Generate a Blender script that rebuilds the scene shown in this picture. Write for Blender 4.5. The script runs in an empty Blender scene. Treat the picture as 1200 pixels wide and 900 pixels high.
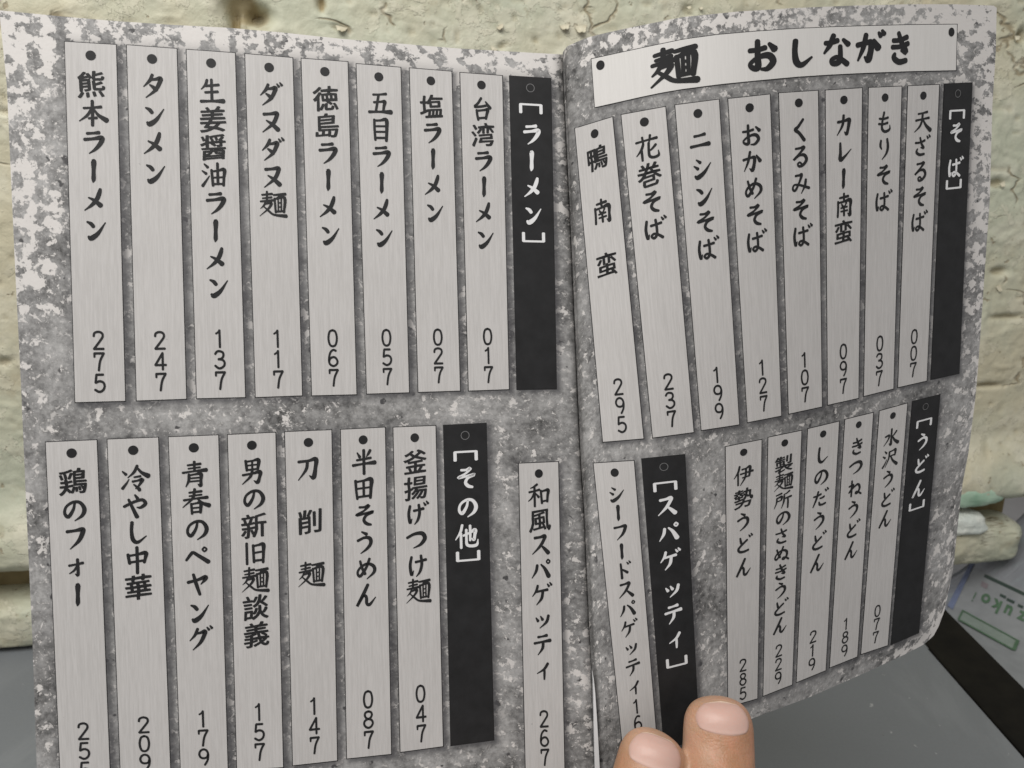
import bpy, math, random
import numpy as np
random.seed(4); rng = np.random.default_rng(7)
S = 0.1                                   # everything below is worked out in decimetres
scene = bpy.context.scene
# ------------------------------------------------------------------ camera
FPX = 860.0; PITCH = math.radians(15.8); CAMH = 2.1
cam = bpy.data.cameras.new('camera'); camo = bpy.data.objects.new('camera', cam)
scene.collection.objects.link(camo); scene.camera = camo
camo.location = (0, 0, CAMH * S); camo.rotation_euler = (math.pi / 2 - PITCH, 0, 0)
cam.sensor_width = 36; cam.lens = 36 * FPX / 1200; cam.clip_start = 0.005; cam.clip_end = 50
cam.dof.use_dof = True; cam.dof.focus_distance = 0.150; cam.dof.aperture_fstop = cam.lens / 0.6
# ------------------------------------------------------------------ light
w = bpy.data.worlds.new('World'); scene.world = w; w.use_nodes = True
bg = w.node_tree.nodes['Background']; bg.inputs[0].default_value = (0.975, 0.975, 0.99, 1); bg.inputs[1].default_value = 0.46
def area(name, loc, target, sx, sy, power, col):
    l = bpy.data.lights.new(name, 'AREA'); l.shape = 'RECTANGLE'; l.size = sx * S; l.size_y = sy * S
    l.energy = power; l.color = col
    o = bpy.data.objects.new(name, l); scene.collection.objects.link(o)
    o.location = [c * S for c in loc]
    from mathutils import Vector
    d = Vector(target) - Vector(loc); o.rotation_euler = d.to_track_quat('-Z', 'Y').to_euler()
    return o
area('ceiling_lamp', (-1.6, -1.2, 6.8), (0, 1.6, 1.2), 7, 2.5, 5.7, (1.0, 0.975, 0.94))
scene.view_settings.view_transform = 'Standard'; scene.view_settings.look = 'None'
scene.view_settings.exposure = 0.0; scene.view_settings.gamma = 1.0
scene.cycles.max_bounces = 6
scene.cycles.use_denoising = True
# ------------------------------------------------------------------ geometry helpers
cp, sp = math.cos(PITCH), math.sin(PITCH)
def cam2world(c):                          # camera axes (right, down, forward) -> world, dm
    c = np.asarray(c, float); x, y, z = c[..., 0], c[..., 1], c[..., 2]
    return np.stack([x, z * cp - y * sp, CAMH - y * cp - z * sp], -1)
def ray(px, py):
    px = np.asarray(px, float); py = np.asarray(py, float)
    return cam2world(np.stack([(px - 600) / FPX, (py - 450) / FPX, np.ones_like(px)], -1)) - np.array([0, 0, CAMH])
def on_plane_z(px, py, z):
    d = ray(px, py); t = (z - CAMH) / d[..., 2]; return d * t[..., None] + np.array([0, 0, CAMH])
def link(o, parent=None):
    scene.collection.objects.link(o)
    if parent is not None: o.parent = parent
    return o
def thing(name, label, cat, loc=(0, 0, 0), group=None):
    o = bpy.data.objects.new(name, None); o.empty_display_size = 0.01; link(o)
    o.location = [c * S for c in loc]; o['label'] = label; o['category'] = cat
    if group: o['group'] = group
    bpy.context.view_layer.update()
    return o
def build(name, V, F, mats, parent=None, uv=None, attrs=None, midx=None, smooth=False, label=None):
    """V (n,3) world dm; F list/array of faces"""
    me = bpy.data.meshes.new(name)
    V = np.asarray(V, float) * S
    off = np.array(parent.location) if parent is not None and parent.parent is None else np.zeros(3)
    if parent is not None and parent.parent is not None: off = np.array(parent.parent.location)
    V = V - off
    if isinstance(F, np.ndarray):
        k = F.shape[1]
        me.vertices.add(len(V)); me.vertices.foreach_set('co', V.astype(np.float32).ravel())
        me.loops.add(F.size); me.loops.foreach_set('vertex_index', F.astype(np.int32).ravel())
        me.polygons.add(len(F)); me.polygons.foreach_set('loop_start', np.arange(0, F.size, k, dtype=np.int32))
        me.update(calc_edges=True)
    else:
        me.from_pydata(V.tolist(), [], F); me.update()
    for m in (mats if isinstance(mats, (list, tuple)) else [mats]): me.materials.append(m)
    if midx is not None: me.polygons.foreach_set('material_index', np.asarray(midx, np.int32))
    if uv is not None:
        li = np.empty(len(me.loops), np.int32); me.loops.foreach_get('vertex_index', li)
        l = me.uv_layers.new(name='uv'); l.data.foreach_set('uv', np.asarray(uv, np.float32)[li].ravel())
    for k, a in (attrs or {}).items():
        at = me.attributes.new(k, 'FLOAT', 'POINT'); at.data.foreach_set('value', np.asarray(a, np.float32))
    if smooth: me.polygons.foreach_set('use_smooth', np.ones(len(me.polygons), bool))
    me.validate(); me.update()
    o = bpy.data.objects.new(name, me)
    link(o, parent)
    if label: o['label'] = label
    return o
def gridfaces(nu, nv, flip=False):         # vertices index i*nv+j
    i, j = np.meshgrid(np.arange(nu - 1), np.arange(nv - 1), indexing='ij')
    a = (i * nv + j).ravel(); F = np.stack([a, a + 1, a + nv + 1, a + nv], 1)
    return F[:, ::-1].copy() if flip else F
_tab = {}
def vnoise(x, y, seed=0):
    if seed not in _tab: _tab[seed] = np.random.default_rng(seed).random((256, 256))
    T = _tab[seed]; xi = np.floor(x).astype(int); yi = np.floor(y).astype(int); fx = x - xi; fy = y - yi
    fx = fx * fx * fx * (fx * (fx * 6 - 15) + 10); fy = fy * fy * fy * (fy * (fy * 6 - 15) + 10)
    a = T[xi & 255, yi & 255]; b = T[(xi + 1) & 255, yi & 255]; c = T[xi & 255, (yi + 1) & 255]; d = T[(xi + 1) & 255, (yi + 1) & 255]
    return (a * (1 - fx) + b * fx) * (1 - fy) + (c * (1 - fx) + d * fx) * fy
def fbm(x, y, o=4, seed=0, g=0.5):
    s = 0; a = 1; n = 0
    for k in range(o):
        s = s + a * vnoise(x * 2 ** k + 17.3 * k, y * 2 ** k + 5.1 * k, seed + k); n += a; a *= g
    return s / n
def sstep(a, b, x):
    t = np.clip((x - a) / (b - a), 0, 1); return t * t * (3 - 2 * t)
# ------------------------------------------------------------------ materials
class NT:
    def __init__(s, name):
        s.m = bpy.data.materials.new(name); s.m.use_nodes = True; s.t = s.m.node_tree; s.b = s.t.nodes['Principled BSDF']
    def n(s, typ, **k):
        nd = s.t.nodes.new(typ)
        for a, v in k.items():
            if a.startswith('i_'):
                key = a[2:]; key = int(key) if key.isdigit() else key
                s.set(nd.inputs[key], v)
            else: setattr(nd, a, v)
        return nd
    def set(s, inp, v):
        if isinstance(v, bpy.types.NodeSocket): s.t.links.new(v, inp)
        else: inp.default_value = v
    def noise(s, vec, scale, detail=4, rough=0.5, dist=0.0, off=None, stretch=None):
        if off or stretch:
            mp = s.n('ShaderNodeMapping', i_0=vec)
            if off: mp.inputs['Location'].default_value = off
            if stretch: mp.inputs['Scale'].default_value = stretch
            vec = mp.outputs[0]
        nd = s.n('ShaderNodeTexNoise'); s.set(nd.inputs['Vector'], vec)
        nd.inputs['Scale'].default_value = scale; nd.inputs['Detail'].default_value = detail
        nd.inputs['Roughness'].default_value = rough; nd.inputs['Distortion'].default_value = dist
        return nd.outputs['Fac']
    def math(s, op, a, b=0.0, c=None, clamp=False):
        nd = s.n('ShaderNodeMath', operation=op, use_clamp=clamp); s.set(nd.inputs[0], a); s.set(nd.inputs[1], b)
        if c is not None: s.set(nd.inputs[2], c)
        return nd.outputs[0]
    def step(s, x, a, b, lo=0.0, hi=1.0):
        nd = s.n('ShaderNodeMapRange', interpolation_type='SMOOTHSTEP', clamp=True)
        s.set(nd.inputs['Value'], x); s.set(nd.inputs['From Min'], a); s.set(nd.inputs['From Max'], b)
        s.set(nd.inputs['To Min'], lo); s.set(nd.inputs['To Max'], hi); return nd.outputs[0]
    def mix(s, f, a, b, blend='MIX'):
        nd = s.n('ShaderNodeMix', data_type='RGBA', blend_type=blend)
        s.set(nd.inputs[0], f)
        for i, v in ((6, a), (7, b)):
            if not isinstance(v, bpy.types.NodeSocket) and len(v) == 3: v = (*v, 1)
            s.set(nd.inputs[i], v)
        return nd.outputs[2]
    def grey(s, v): 
        nd = s.n('ShaderNodeCombineColor'); [s.set(nd.inputs[i], v) for i in range(3)]; return nd.outputs[0]
    def bump(s, h, strength=0.3, dist=0.001):
        nd = s.n('ShaderNodeBump', i_Height=h); nd.inputs['Strength'].default_value = strength; nd.inputs['Distance'].default_value = dist
        s.set(s.b.inputs['Normal'], nd.outputs[0])
    def out(s, col, rough=0.6, spec=0.3):
        if not isinstance(col, bpy.types.NodeSocket) and len(col) == 3: col = (*col, 1)
        s.set(s.b.inputs['Base Color'], col); s.set(s.b.inputs['Roughness'], rough)
        s.b.inputs['Specular IOR Level'].default_value = spec; return s.m
def uvnode(t): return t.n('ShaderNodeUVMap', uv_map='uv').outputs[0]
def attr(t, name): return t.n('ShaderNodeAttribute', attribute_name=name).outputs['Fac']

def mat_page():
    t = NT('printed_stone_paper'); uv = uvnode(t); den = attr(t, 'flake'); ps = attr(t, 'printshade')
    cl = t.noise(uv, 4.5, 5, 0.6); cl2 = t.noise(uv, 22, 6, 0.7, off=(3, 9, 1))
    g = t.math('ADD', t.math('MULTIPLY', t.step(cl, 0.32, 0.68), 0.14), t.math('MULTIPLY', t.step(cl2, 0.28, 0.72), 0.15))
    g = t.math('ADD', g, t.math('MULTIPLY', t.step(t.noise(uv, 85, 4, 0.7, off=(3, 3, 8)), 0.3, 0.7), 0.12)); g = t.math('ADD', g, 0.005)
    fl = t.math('ADD', t.math('MULTIPLY', t.noise(uv, 38, 6, 0.64, 0.12, off=(1.3, 4.1, 0)), .76), t.math('MULTIPLY', t.noise(uv, 7, 3, 0.55, .3, off=(6.3, 4.1, 0)), .24))
    th = t.math('SUBTRACT', 0.605, t.math('MULTIPLY', den, 0.108))
    f1 = t.step(t.math('SUBTRACT', fl, th), -0.010, 0.018)
    sp_ = t.noise(uv, 55, 5, 0.7, 0.6, off=(7, 2, 0)); reg = t.noise(uv, 3.2, 2, 0.5, off=(5, 5, 5))
    f2 = t.math('MULTIPLY', t.step(sp_, 0.585, 0.62), t.step(reg, 0.34, 0.50))
    f3 = t.step(t.noise(uv, 110, 3, 0.6, off=(11, 2, 0)), 0.615, 0.66)
    f = t.math('MAXIMUM', t.math('MAXIMUM', f1, t.math('MULTIPLY', f2, 0.85)), t.math('MULTIPLY', f3, 0.42))
    dk = t.math('MAXIMUM', t.step(t.noise(uv, 16, 3, 0.6, off=(2, 8, 4)), 0.655, 0.71), t.step(t.noise(uv, 40, 2, 0.5, off=(9, 8, 4)), 0.68, 0.73))
    col = t.mix(dk, t.grey(g), (0.055, 0.055, 0.057, 1))
    wv = t.math('ADD', 0.42, t.math('MULTIPLY', cl2, 0.16))
    col = t.mix(f, col, t.mix(0.5, t.grey(wv), (0.53, 0.505, 0.485, 1)))
    col = t.mix(t.math('MULTIPLY', ps, 0.84), col, (0.045, 0.045, 0.05, 1))
    col = t.mix(1.0, col, (1.0, 0.985, 0.965, 1), 'MULTIPLY')
    t.bump(t.noise(uv, 160, 2, 0.5), 0.08, 0.0003)
    return t.out(col, 0.55, 0.25)
def mat_strip(name, lo, hi):
    t = NT(name); uv = uvnode(t)
    a = t.noise(uv, 30, 3, 0.6, off=(2, 1, 0), stretch=(9, 0.3, 1)); b = t.noise(uv, 60, 2, 0.5, stretch=(10, 0.6, 1)); c = t.noise(uv, 3, 3, 0.5)
    f = t.math('ADD', t.math('MULTIPLY', a, 0.5), t.math('ADD', t.math('MULTIPLY', b, 0.3), t.math('MULTIPLY', c, 0.2)))
    f = t.step(f, 0.36, 0.64)
    col = t.mix(f, lo, hi)
    fleck = t.step(t.noise(uv, 60, 2, 0.5, off=(4, 4, 4)), 0.76, 0.79)
    col = t.mix(t.math('MULTIPLY', fleck, 0.25), col, (0.1, 0.1, 0.1, 1))
    return t.out(col, 0.55, 0.25)
def mat_ink(name, c, v=0.012, sc=8):
    t = NT(name); geo = t.n('ShaderNodeNewGeometry').outputs['Position']
    n = t.noise(geo, sc * 10, 5, 0.6)
    return t.out(t.mix(n, (c - v if c > v else 0.004,) * 3, (c + v, c + v, c + v * 1.15)), 0.5, 0.16)
M_page = mat_page()
M_strip = mat_strip('pale_wood_print', (0.375, 0.363, 0.352), (0.435, 0.422, 0.411))
M_banner = mat_strip('white_banner_print', (0.50, 0.488, 0.47), (0.535, 0.522, 0.505))
M_ink = mat_ink('black_ink', 0.016, 0.008)
M_blackstrip = mat_ink('black_strip_print', 0.016, 0.008, 30)
M_white = mat_ink('paper_white_lettering', 0.58, 0.03)
M_ring = mat_ink('grey_ring_print', 0.14, 0.01)
def mat_edge():
    t = NT('page_edges'); uv = uvnode(t)
    a = t.noise(uv, 60, 2, 0.6, stretch=(0.2, 12, 1))
    return t.out(t.mix(a, (0.30, 0.26, 0.20), (0.62, 0.57, 0.48)), 0.8, 0.1)
M_edge = mat_edge()
def mat_simple(name, c1, c2, sc, rough=0.6, spec=0.3, bump=None, detail=5):
    t = NT(name); geo = t.n('ShaderNodeTexCoord').outputs['Object']
    n = t.noise(geo, sc, detail, 0.6)
    if bump: t.bump(t.noise(geo, bump[0], 4, 0.6), bump[1], bump[2])
    return t.out(t.mix(t.step(n, 0.3, 0.7), c1, c2), rough, spec)
M_cover = mat_simple('orange_brown_cover', (0.36, 0.17, 0.06), (0.46, 0.25, 0.11), 60)
# ------------------------------------------------------------------ the page surfaces
# 1/depth of each page (fitted so that the printed strips come out equal and the pages 105 x 148 mm)
CL = [0.6773008, -0.1158370, -0.0029560]
CR = [0.6183813, 0.4818739, 0.0237775, -1.1135080, -0.3807275, 0.7483324, 0.2546116, -0.1713972, 0.0084764]
def invz(side, px, py):
    x = (px - 600) / 600; y = (py - 450) / 600
    if side == 'L': return CL[0] + CL[1] * x + CL[2] * y
    return (CR[0] + CR[1] * x + CR[2] * y + CR[3] * x * x + CR[4] * x * y + CR[5] * x ** 3 + CR[6] * x * x * y + CR[7] * x ** 4 + CR[8] * y * y)
GUT = np.array([(660, 55), (662, 100), (671.7, 300), (681.7, 533), (686, 600), (691.7, 733), (696.7, 817), (700, 900), (701, 922)], float)
def interp(P, t, ax=None):                 # polyline by arc fraction, smoothed
    P = np.asarray(P, float); d = np.r_[0, np.cumsum(np.hypot(*np.diff(P, axis=0).T))]; d /= d[-1]
    return np.stack([np.interp(t, d, P[:, 0]), np.interp(t, d, P[:, 1])], -1)
def gutdist(px, py): return np.abs(px - np.interp(py, GUT[:, 1], GUT[:, 0]))
def surf(side, px, py, lift=0.0):
    px = np.asarray(px, float); py = np.asarray(py, float)
    def Pc(a, b):
        z = 1 / invz(side, a, b)
        z = z + (0.035 if side == 'R' else 0.06) * np.exp(-gutdist(a, b) / 2.4)      # the sheet dives into the gutter
        return np.stack([(a - 600) / FPX * z, (b - 450) / FPX * z, z], -1)
    P = Pc(px, py)
    if np.any(lift != 0):
        n = np.cross(Pc(px + 1, py) - Pc(px - 1, py), Pc(px, py + 1) - Pc(px, py - 1))
        n /= np.linalg.norm(n, axis=-1, keepdims=True)
        n = np.where(n[..., 2:3] > 0, -n, n)
        P = P + n * (np.asarray(lift)[..., None] if np.ndim(lift) else lift)
    return cam2world(P)
L_TOP = [(-1, 12), (70, 19), (133, 24.5), (200, 29), (267, 32.5), (330, 38), (400, 45.5), (467, 51), (533, 56.5), (600, 60.5), (662.5, 64)]
L_BOT = [(47, 968), (300, 942), (578, 924), (702, 922)]
L_OUT = [(-1, 12), (8, 100), (17, 300), (24.5, 450), (31, 600), (38, 750), (43, 900), (47, 968)]
L_GUT = [(662.5, 64), (664.5, 100), (674, 300), (684, 533), (688.3, 600), (694, 733), (699, 817), (702, 900), (702, 922)]
R_TOP = [(659.5, 62), (661, 58.5), (665, 54), (676, 49), (690, 43.5), (710, 38.5), (733, 33.5), (765, 27), (800, 20), (865, 13.5), (933, 9.3), (1000, 6.5), (1066, 5), (1120, 5), (1164, 6.5), (1168, 9)]
R_BOT = [(699.5, 922), (760, 895), (820, 868), (880, 842.5), (950, 816.5), (1017, 787), (1060, 767), (1083, 755), (1094, 745), (1100, 734)]
R_GUT = [(659.5, 62), (660.5, 100), (670.3, 300), (680.3, 533), (684.7, 600), (690.3, 733), (695.3, 817), (699, 900), (699.5, 922)]
R_OUT = [(1168, 9), (1167, 60), (1163, 123), (1160, 233), (1156, 290), (1153, 333), (1147, 420), (1143, 467), (1135, 530), (1128, 567), (1123, 610), (1117, 667), (1107, 715), (1100, 734)]
def coons(top, bot, lef, rig, nu, nv):
    s = np.linspace(0, 1, nu); t = np.linspace(0, 1, nv)
    T, B, L, R = interp(top, s), interp(bot, s), interp(lef, t), interp(rig, t)
    Sg, Tg = np.meshgrid(s, t, indexing='ij'); Sg = Sg[..., None]; Tg = Tg[..., None]
    C = (1 - Tg) * T[:, None] + Tg * B[:, None] + (1 - Sg) * L[None] + Sg * R[None] \
        - ((1 - Sg) * (1 - Tg) * T[0] + Sg * (1 - Tg) * T[-1] + (1 - Sg) * Tg * B[0] + Sg * Tg * B[-1])
    return C, Sg[..., 0], Tg[..., 0]
# ------------------------------------------------------------------ the strips (corners measured: TL TR BL BR)
# text, first/last character y, digits, first/last digit y
LEFT = [
 [(76,49),(136,52.7),(88.3,471.3),(146.7,469.7),'熊本ラーメン',99,268,'275',399,449],
 [(148.7,53),(207,57.3),(160.3,469.3),(218.3,467.3),'タンメン',101,201.7,'247',399,447.7],
 [(218.7,58.3),(275.3,62.3),(230.7,466.7),(287.3,465.3),'生姜醤油ラーメン',107.3,335.7,'137',397,446],
 [(287.3,63.3),(342.7,68),(299.7,465.3),(354,463.3),'ダヌダヌ麺',111,240,'117',397,444.7],
 [(353.3,68.7),(407.3,72.7),(365.7,463.3),(417.7,462),'徳島ラーメン',115.7,274.3,'067',396.3,442.7],
 [(417.7,75),(469.3,79.3),(430,461.3),(479.3,459.7),'五目ラーメン',120.7,276.7,'057',395.7,441.3],
 [(480,80),(529,84),(490.3,459.3),(539,457.7),'塩ラーメン',125,247.7,'027',395,439.3],
 [(539.3,85.3),(588.3,89),(549.3,457.7),(596.3,456),'台湾ラーメン',128.3,279.3,'017',394.3,439],
 [(597.3,89.3),(645,92.3),(606,456),(651.7,455.3),'[ラーメン]',126.7,279,None,0,0],
 [(53.7,518.3),(113.3,515.7),(71.8,928),(129.6,925),'鶏のフォー',564.3,696.7,'255',856.7,902.5],
 [(126,515),(185.3,512.7),(142,918),(200,914.5),'冷やし中華',560.7,688,'209',849.3,893],
 [(197.7,512.3),(255.7,510),(212.2,910),(267,906.5),'青春のペヤング',555.7,748.3,'179',842.3,887],
 [(267,509.7),(322.7,507),(278,902.5),(331.7,898.8),'男の新旧麺談義',552.3,743.3,'157',834.3,881],
 [(334,506.3),(388.3,504),(343.3,896.7),(395,891),'刀 削 麺',548.3,673.3,'147',827.3,873.3],
 [(399.5,503.6),(451,501),(406.7,888.7),(458.3,883.3),'半田そうめん',541,697.7,'087',819.3,866.7],
 [(461,501),(510.3,499),(469.3,881),(519,874.3),'釜揚げつけ麺',541.3,692.7,'047',812.7,859.3],
 [(520,498.7),(569.3,496.3),(528.7,873.3),(578.3,866.7),'[その他]',533.3,652.3,None,0,0],
 [(608,543.3),(654,541.3),(616.2,912),(661.5,909),'和風スパゲッティ',580,784,'267',842.3,887.3]]
RIGHT = [
 [(674,150.7),(717.7,137.3),(706.7,517.7),(754,513.7),'鴨 南 蛮',185.3,310,'295',453.3,497.3],
 [(728.3,134.7),(779.7,125.3),(765,512.7),(812.7,506.3),'花巻そば',173.3,268.3,'237',447.3,490.7],
 [(791.3,123.3),(842.3,116.7),(822,504),(866,497.3),'ニシンそば',165,291.7,'199',439.3,481.7],
 [(853.3,116),(902,110.7),(876,494.7),(915.3,487),'おかめそば',158.3,283.3,'127',430.7,472.7],
 [(912.7,109.3),(958.3,106.3),(924.3,484.7),(963,476.3),'くるみそば',152.3,276.7,'107',421.7,462.3],
 [(967.3,106),(1010,103.3),(970,474.3),(1005.7,466.3),'カレー南蛮',146.7,271.7,'097',411.7,452.3],
 [(1018,103),(1056.3,101.3),(1012.3,464),(1046.7,455.3),'もりそば',143.3,236,'037',402.3,443.3],
 [(1064,101),(1100.3,99.3),(1052.3,453.7),(1085.7,446),'天ざるそば',141.7,260,'007',394.3,433.3],
 [(1106.7,98.7),(1138.7,97.3),(1091,444.3),(1123.3,437.3),'[そば]',133.3,216.7,None,0,0],
 [(695.7,543),(742.7,540),(733,907),(771.5,893),'シーフードスパゲッティ',578.3,804,'167',827.7,866],
 [(752.3,538),(802,533),(778.5,878),(819,865),'[スパゲッティ]',569,776,None,0,0],
 [(850.3,523.7),(892.3,515.3),(853.3,828),(887.3,818.3),'伊勢うどん',556.7,665,'285',779.3,812.3],
 [(900.3,512.7),(939,504.7),(894.3,815.3),(928,802),'製麺所のさぬきうどん',543.3,733.3,'229',762.3,794.3],
 [(946.7,502.7),(983,494),(933.3,799.3),(967.3,785.3),'しのだうどん',533.3,660,'219',746,778.3],
 [(990.3,491.7),(1023,483.7),(972.3,782),(1004.3,769.3),'きつねうどん',522.7,645,'189',731,762.3],
 [(1030.7,481.7),(1063,472.7),(1009,766.3),(1040,756),'水沢うどん',512.7,608.3,'077',715.7,746.7],
 [(1069.3,470.7),(1101,462.7),(1044.3,755),(1076,741.3),'[うどん]',495,592.7,None,0,0]]
BAN_T = [(693.3,69.3),(720,63.5),(745,58),(772,52.3),(800,46.5),(840,41),(885,37),(933,33.8),(975,31.8),(1013,30.6),(1070,29.2),(1121.3,28.7)]
BAN_B = [(697.3,125.7),(725,119.5),(750,113.8),(775,108.6),(800,104.3),(845,98.5),(890,94),(933,90),(975,87.3),(1013,85.5),(1070,83.3),(1120,82.3)]
def quadpt(q, s, t):
    TL, TR, BL, BR = [np.array(v, float) for v in q[:4]]
    s = np.asarray(s, float)[..., None]; t = np.asarray(t, float)[..., None]
    return (TL * (1 - s) + TR * s) * (1 - t) + (BL * (1 - s) + BR * s) * t
def banpt(s, t):
    a = interp(BAN_T, s); b = interp(BAN_B, s); t = np.asarray(t, float)[..., None]
    return a * (1 - t) + b * t
def boxdist(q, X, Y, dx, dy):              # distance outside a convex quad shifted by dx, dy
    P = np.array([q[0], q[1], q[3], q[2]], float) + np.array([dx, dy]); m = None
    for a in range(4):
        p, r = P[a], P[(a + 1) % 4]; e = r - p; e /= np.hypot(*e)
        d = (X - p[0]) * e[1] - (Y - p[1]) * e[0]
        m = d if m is None else np.maximum(m, d)
    return m
book = thing('open_book', 'open paperback showing two black and white menu pages, held upright before the cream wall', 'book', (0.3, 1.4, 0.9))
def page(side, top, bot, lef, rig, nu, nv, rows, label):
    C, s, t = coons(top, bot, lef, rig, nu, nv); X, Y = C[..., 0], C[..., 1]
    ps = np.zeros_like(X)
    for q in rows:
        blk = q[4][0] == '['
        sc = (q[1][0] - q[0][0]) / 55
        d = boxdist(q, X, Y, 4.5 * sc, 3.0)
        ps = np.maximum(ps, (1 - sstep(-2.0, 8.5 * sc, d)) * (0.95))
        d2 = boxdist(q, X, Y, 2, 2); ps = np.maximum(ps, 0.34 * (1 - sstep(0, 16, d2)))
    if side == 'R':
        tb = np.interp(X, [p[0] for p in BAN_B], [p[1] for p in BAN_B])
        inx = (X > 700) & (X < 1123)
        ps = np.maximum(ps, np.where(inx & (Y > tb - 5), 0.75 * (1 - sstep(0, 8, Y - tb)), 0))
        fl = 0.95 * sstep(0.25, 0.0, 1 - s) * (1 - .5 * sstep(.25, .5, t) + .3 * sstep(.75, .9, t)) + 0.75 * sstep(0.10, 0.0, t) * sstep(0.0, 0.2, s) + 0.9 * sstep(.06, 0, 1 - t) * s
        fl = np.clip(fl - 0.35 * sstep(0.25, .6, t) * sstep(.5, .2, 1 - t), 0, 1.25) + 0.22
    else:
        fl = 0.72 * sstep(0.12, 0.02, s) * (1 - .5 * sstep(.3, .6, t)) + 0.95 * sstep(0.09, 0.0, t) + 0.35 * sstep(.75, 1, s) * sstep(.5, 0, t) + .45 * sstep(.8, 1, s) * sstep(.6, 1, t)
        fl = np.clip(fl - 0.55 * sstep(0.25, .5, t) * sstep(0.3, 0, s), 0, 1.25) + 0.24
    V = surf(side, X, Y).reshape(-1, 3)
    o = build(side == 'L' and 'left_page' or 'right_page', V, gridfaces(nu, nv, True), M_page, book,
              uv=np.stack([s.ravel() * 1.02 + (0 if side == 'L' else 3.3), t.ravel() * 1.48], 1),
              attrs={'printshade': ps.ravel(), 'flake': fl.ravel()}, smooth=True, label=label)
    o.name = 'page'
    return o
pageL = page('L', L_TOP, L_BOT, L_OUT, L_GUT, 300, 400, LEFT, 'left page with two rows of pale menu strips on printed stone')
pageR = page('R', R_TOP, R_BOT, R_GUT, R_OUT, 230, 370, RIGHT, 'right page with a white title banner above curved rows of menu strips')
# thickness: leaves and cover behind each page
def block(side, top, bot, lef, rig, d0, d1, mat, name, grow=0.0, nu=40, nv=50, label=None):
    C, s, t = coons(top, bot, lef, rig, nu, nv); X, Y = C[..., 0].copy(), C[..., 1].copy()
    cx, cy = X.mean(), Y.mean()
    gx = (s - 0.5) * 2 * grow; gy = (t - 0.5) * 2 * grow
    if side == 'L': gx = np.where(s > 0.5, -7.0 * (s - .5) * 2, gx)
    else: gx = np.where(s < 0.5, 7.0 * (.5 - s) * 2, gx)
    X += gx; Y += gy
    A = surf(side, X, Y, -d0); B = surf(side, X, Y, -d1)
    n = nu * nv; V = np.r_[A.reshape(-1, 3), B.reshape(-1, 3)]
    F = [tuple(f) for f in gridfaces(nu, nv, True)] + [tuple(f + n) for f in gridfaces(nu, nv)]
    ring = [i * nv for i in range(nu)] + [(nu - 1) * nv + j for j in range(1, nv)] + [i * nv + nv - 1 for i in range(nu - 2, -1, -1)] + [j for j in range(nv - 2, 0, -1)]
    for a, b in zip(ring, ring[1:] + ring[:1]): F.append((a, b, b + n, a + n))
    uv = np.r_[np.stack([s.ravel(), t.ravel()], 1), np.stack([s.ravel() + .3, t.ravel() + .05], 1)]
    return build(name, V, F, mat, book, uv=uv, label=label)
block('L', L_TOP, L_BOT, L_OUT, L_GUT, 0.012, 0.055, M_edge, 'page_block', -1.0)
block('R', R_TOP, R_BOT, R_GUT, R_OUT, 0.012, 0.060, M_edge, 'page_block', -1.6)
block('L', L_TOP, L_BOT, L_OUT, L_GUT, 0.058, 0.064, M_cover, 'cover', -0.5)
block('R', R_TOP, R_BOT, R_GUT, R_OUT, 0.063, 0.069, M_cover, 'cover', 1.5)
# thin leaf edge seen in the gutter near the foot
ge = []
for y, wd in ((797, .3), (812, 1.1), (840, 1.8), (870, 2.4), (900, 2.8), (921, 3.0)):
    x = np.interp(y, GUT[:, 1], GUT[:, 0]); ge.append((x - wd, y)); ge.append((x + wd, y))
ge = np.array(ge); zz = 1 / invz('L', ge[:, 0], ge[:, 1]) - 0.004
Vg = cam2world(np.stack([(ge[:, 0] - 600) / FPX * zz, (ge[:, 1] - 450) / FPX * zz, zz], -1)); Vb = Vg + np.array([0, 0.06, 0])
Fg = [(2 * k, 2 * k + 1, 2 * k + 3, 2 * k + 2) for k in range(5)] + [(2 * k + 12, 2 * k + 14, 2 * k + 15, 2 * k + 13) for k in range(5)] \
   + [(2 * k, 2 * k + 2, 2 * k + 14, 2 * k + 12) for k in range(5)] + [(2 * k + 1, 2 * k + 13, 2 * k + 15, 2 * k + 3) for k in range(5)] + [(0, 12, 13, 1), (10, 11, 23, 22)]
build('leaf_edge', np.r_[Vg, Vb], Fg, M_white, book, label='pale sliver of a leaf edge showing in the lower gutter')
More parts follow.
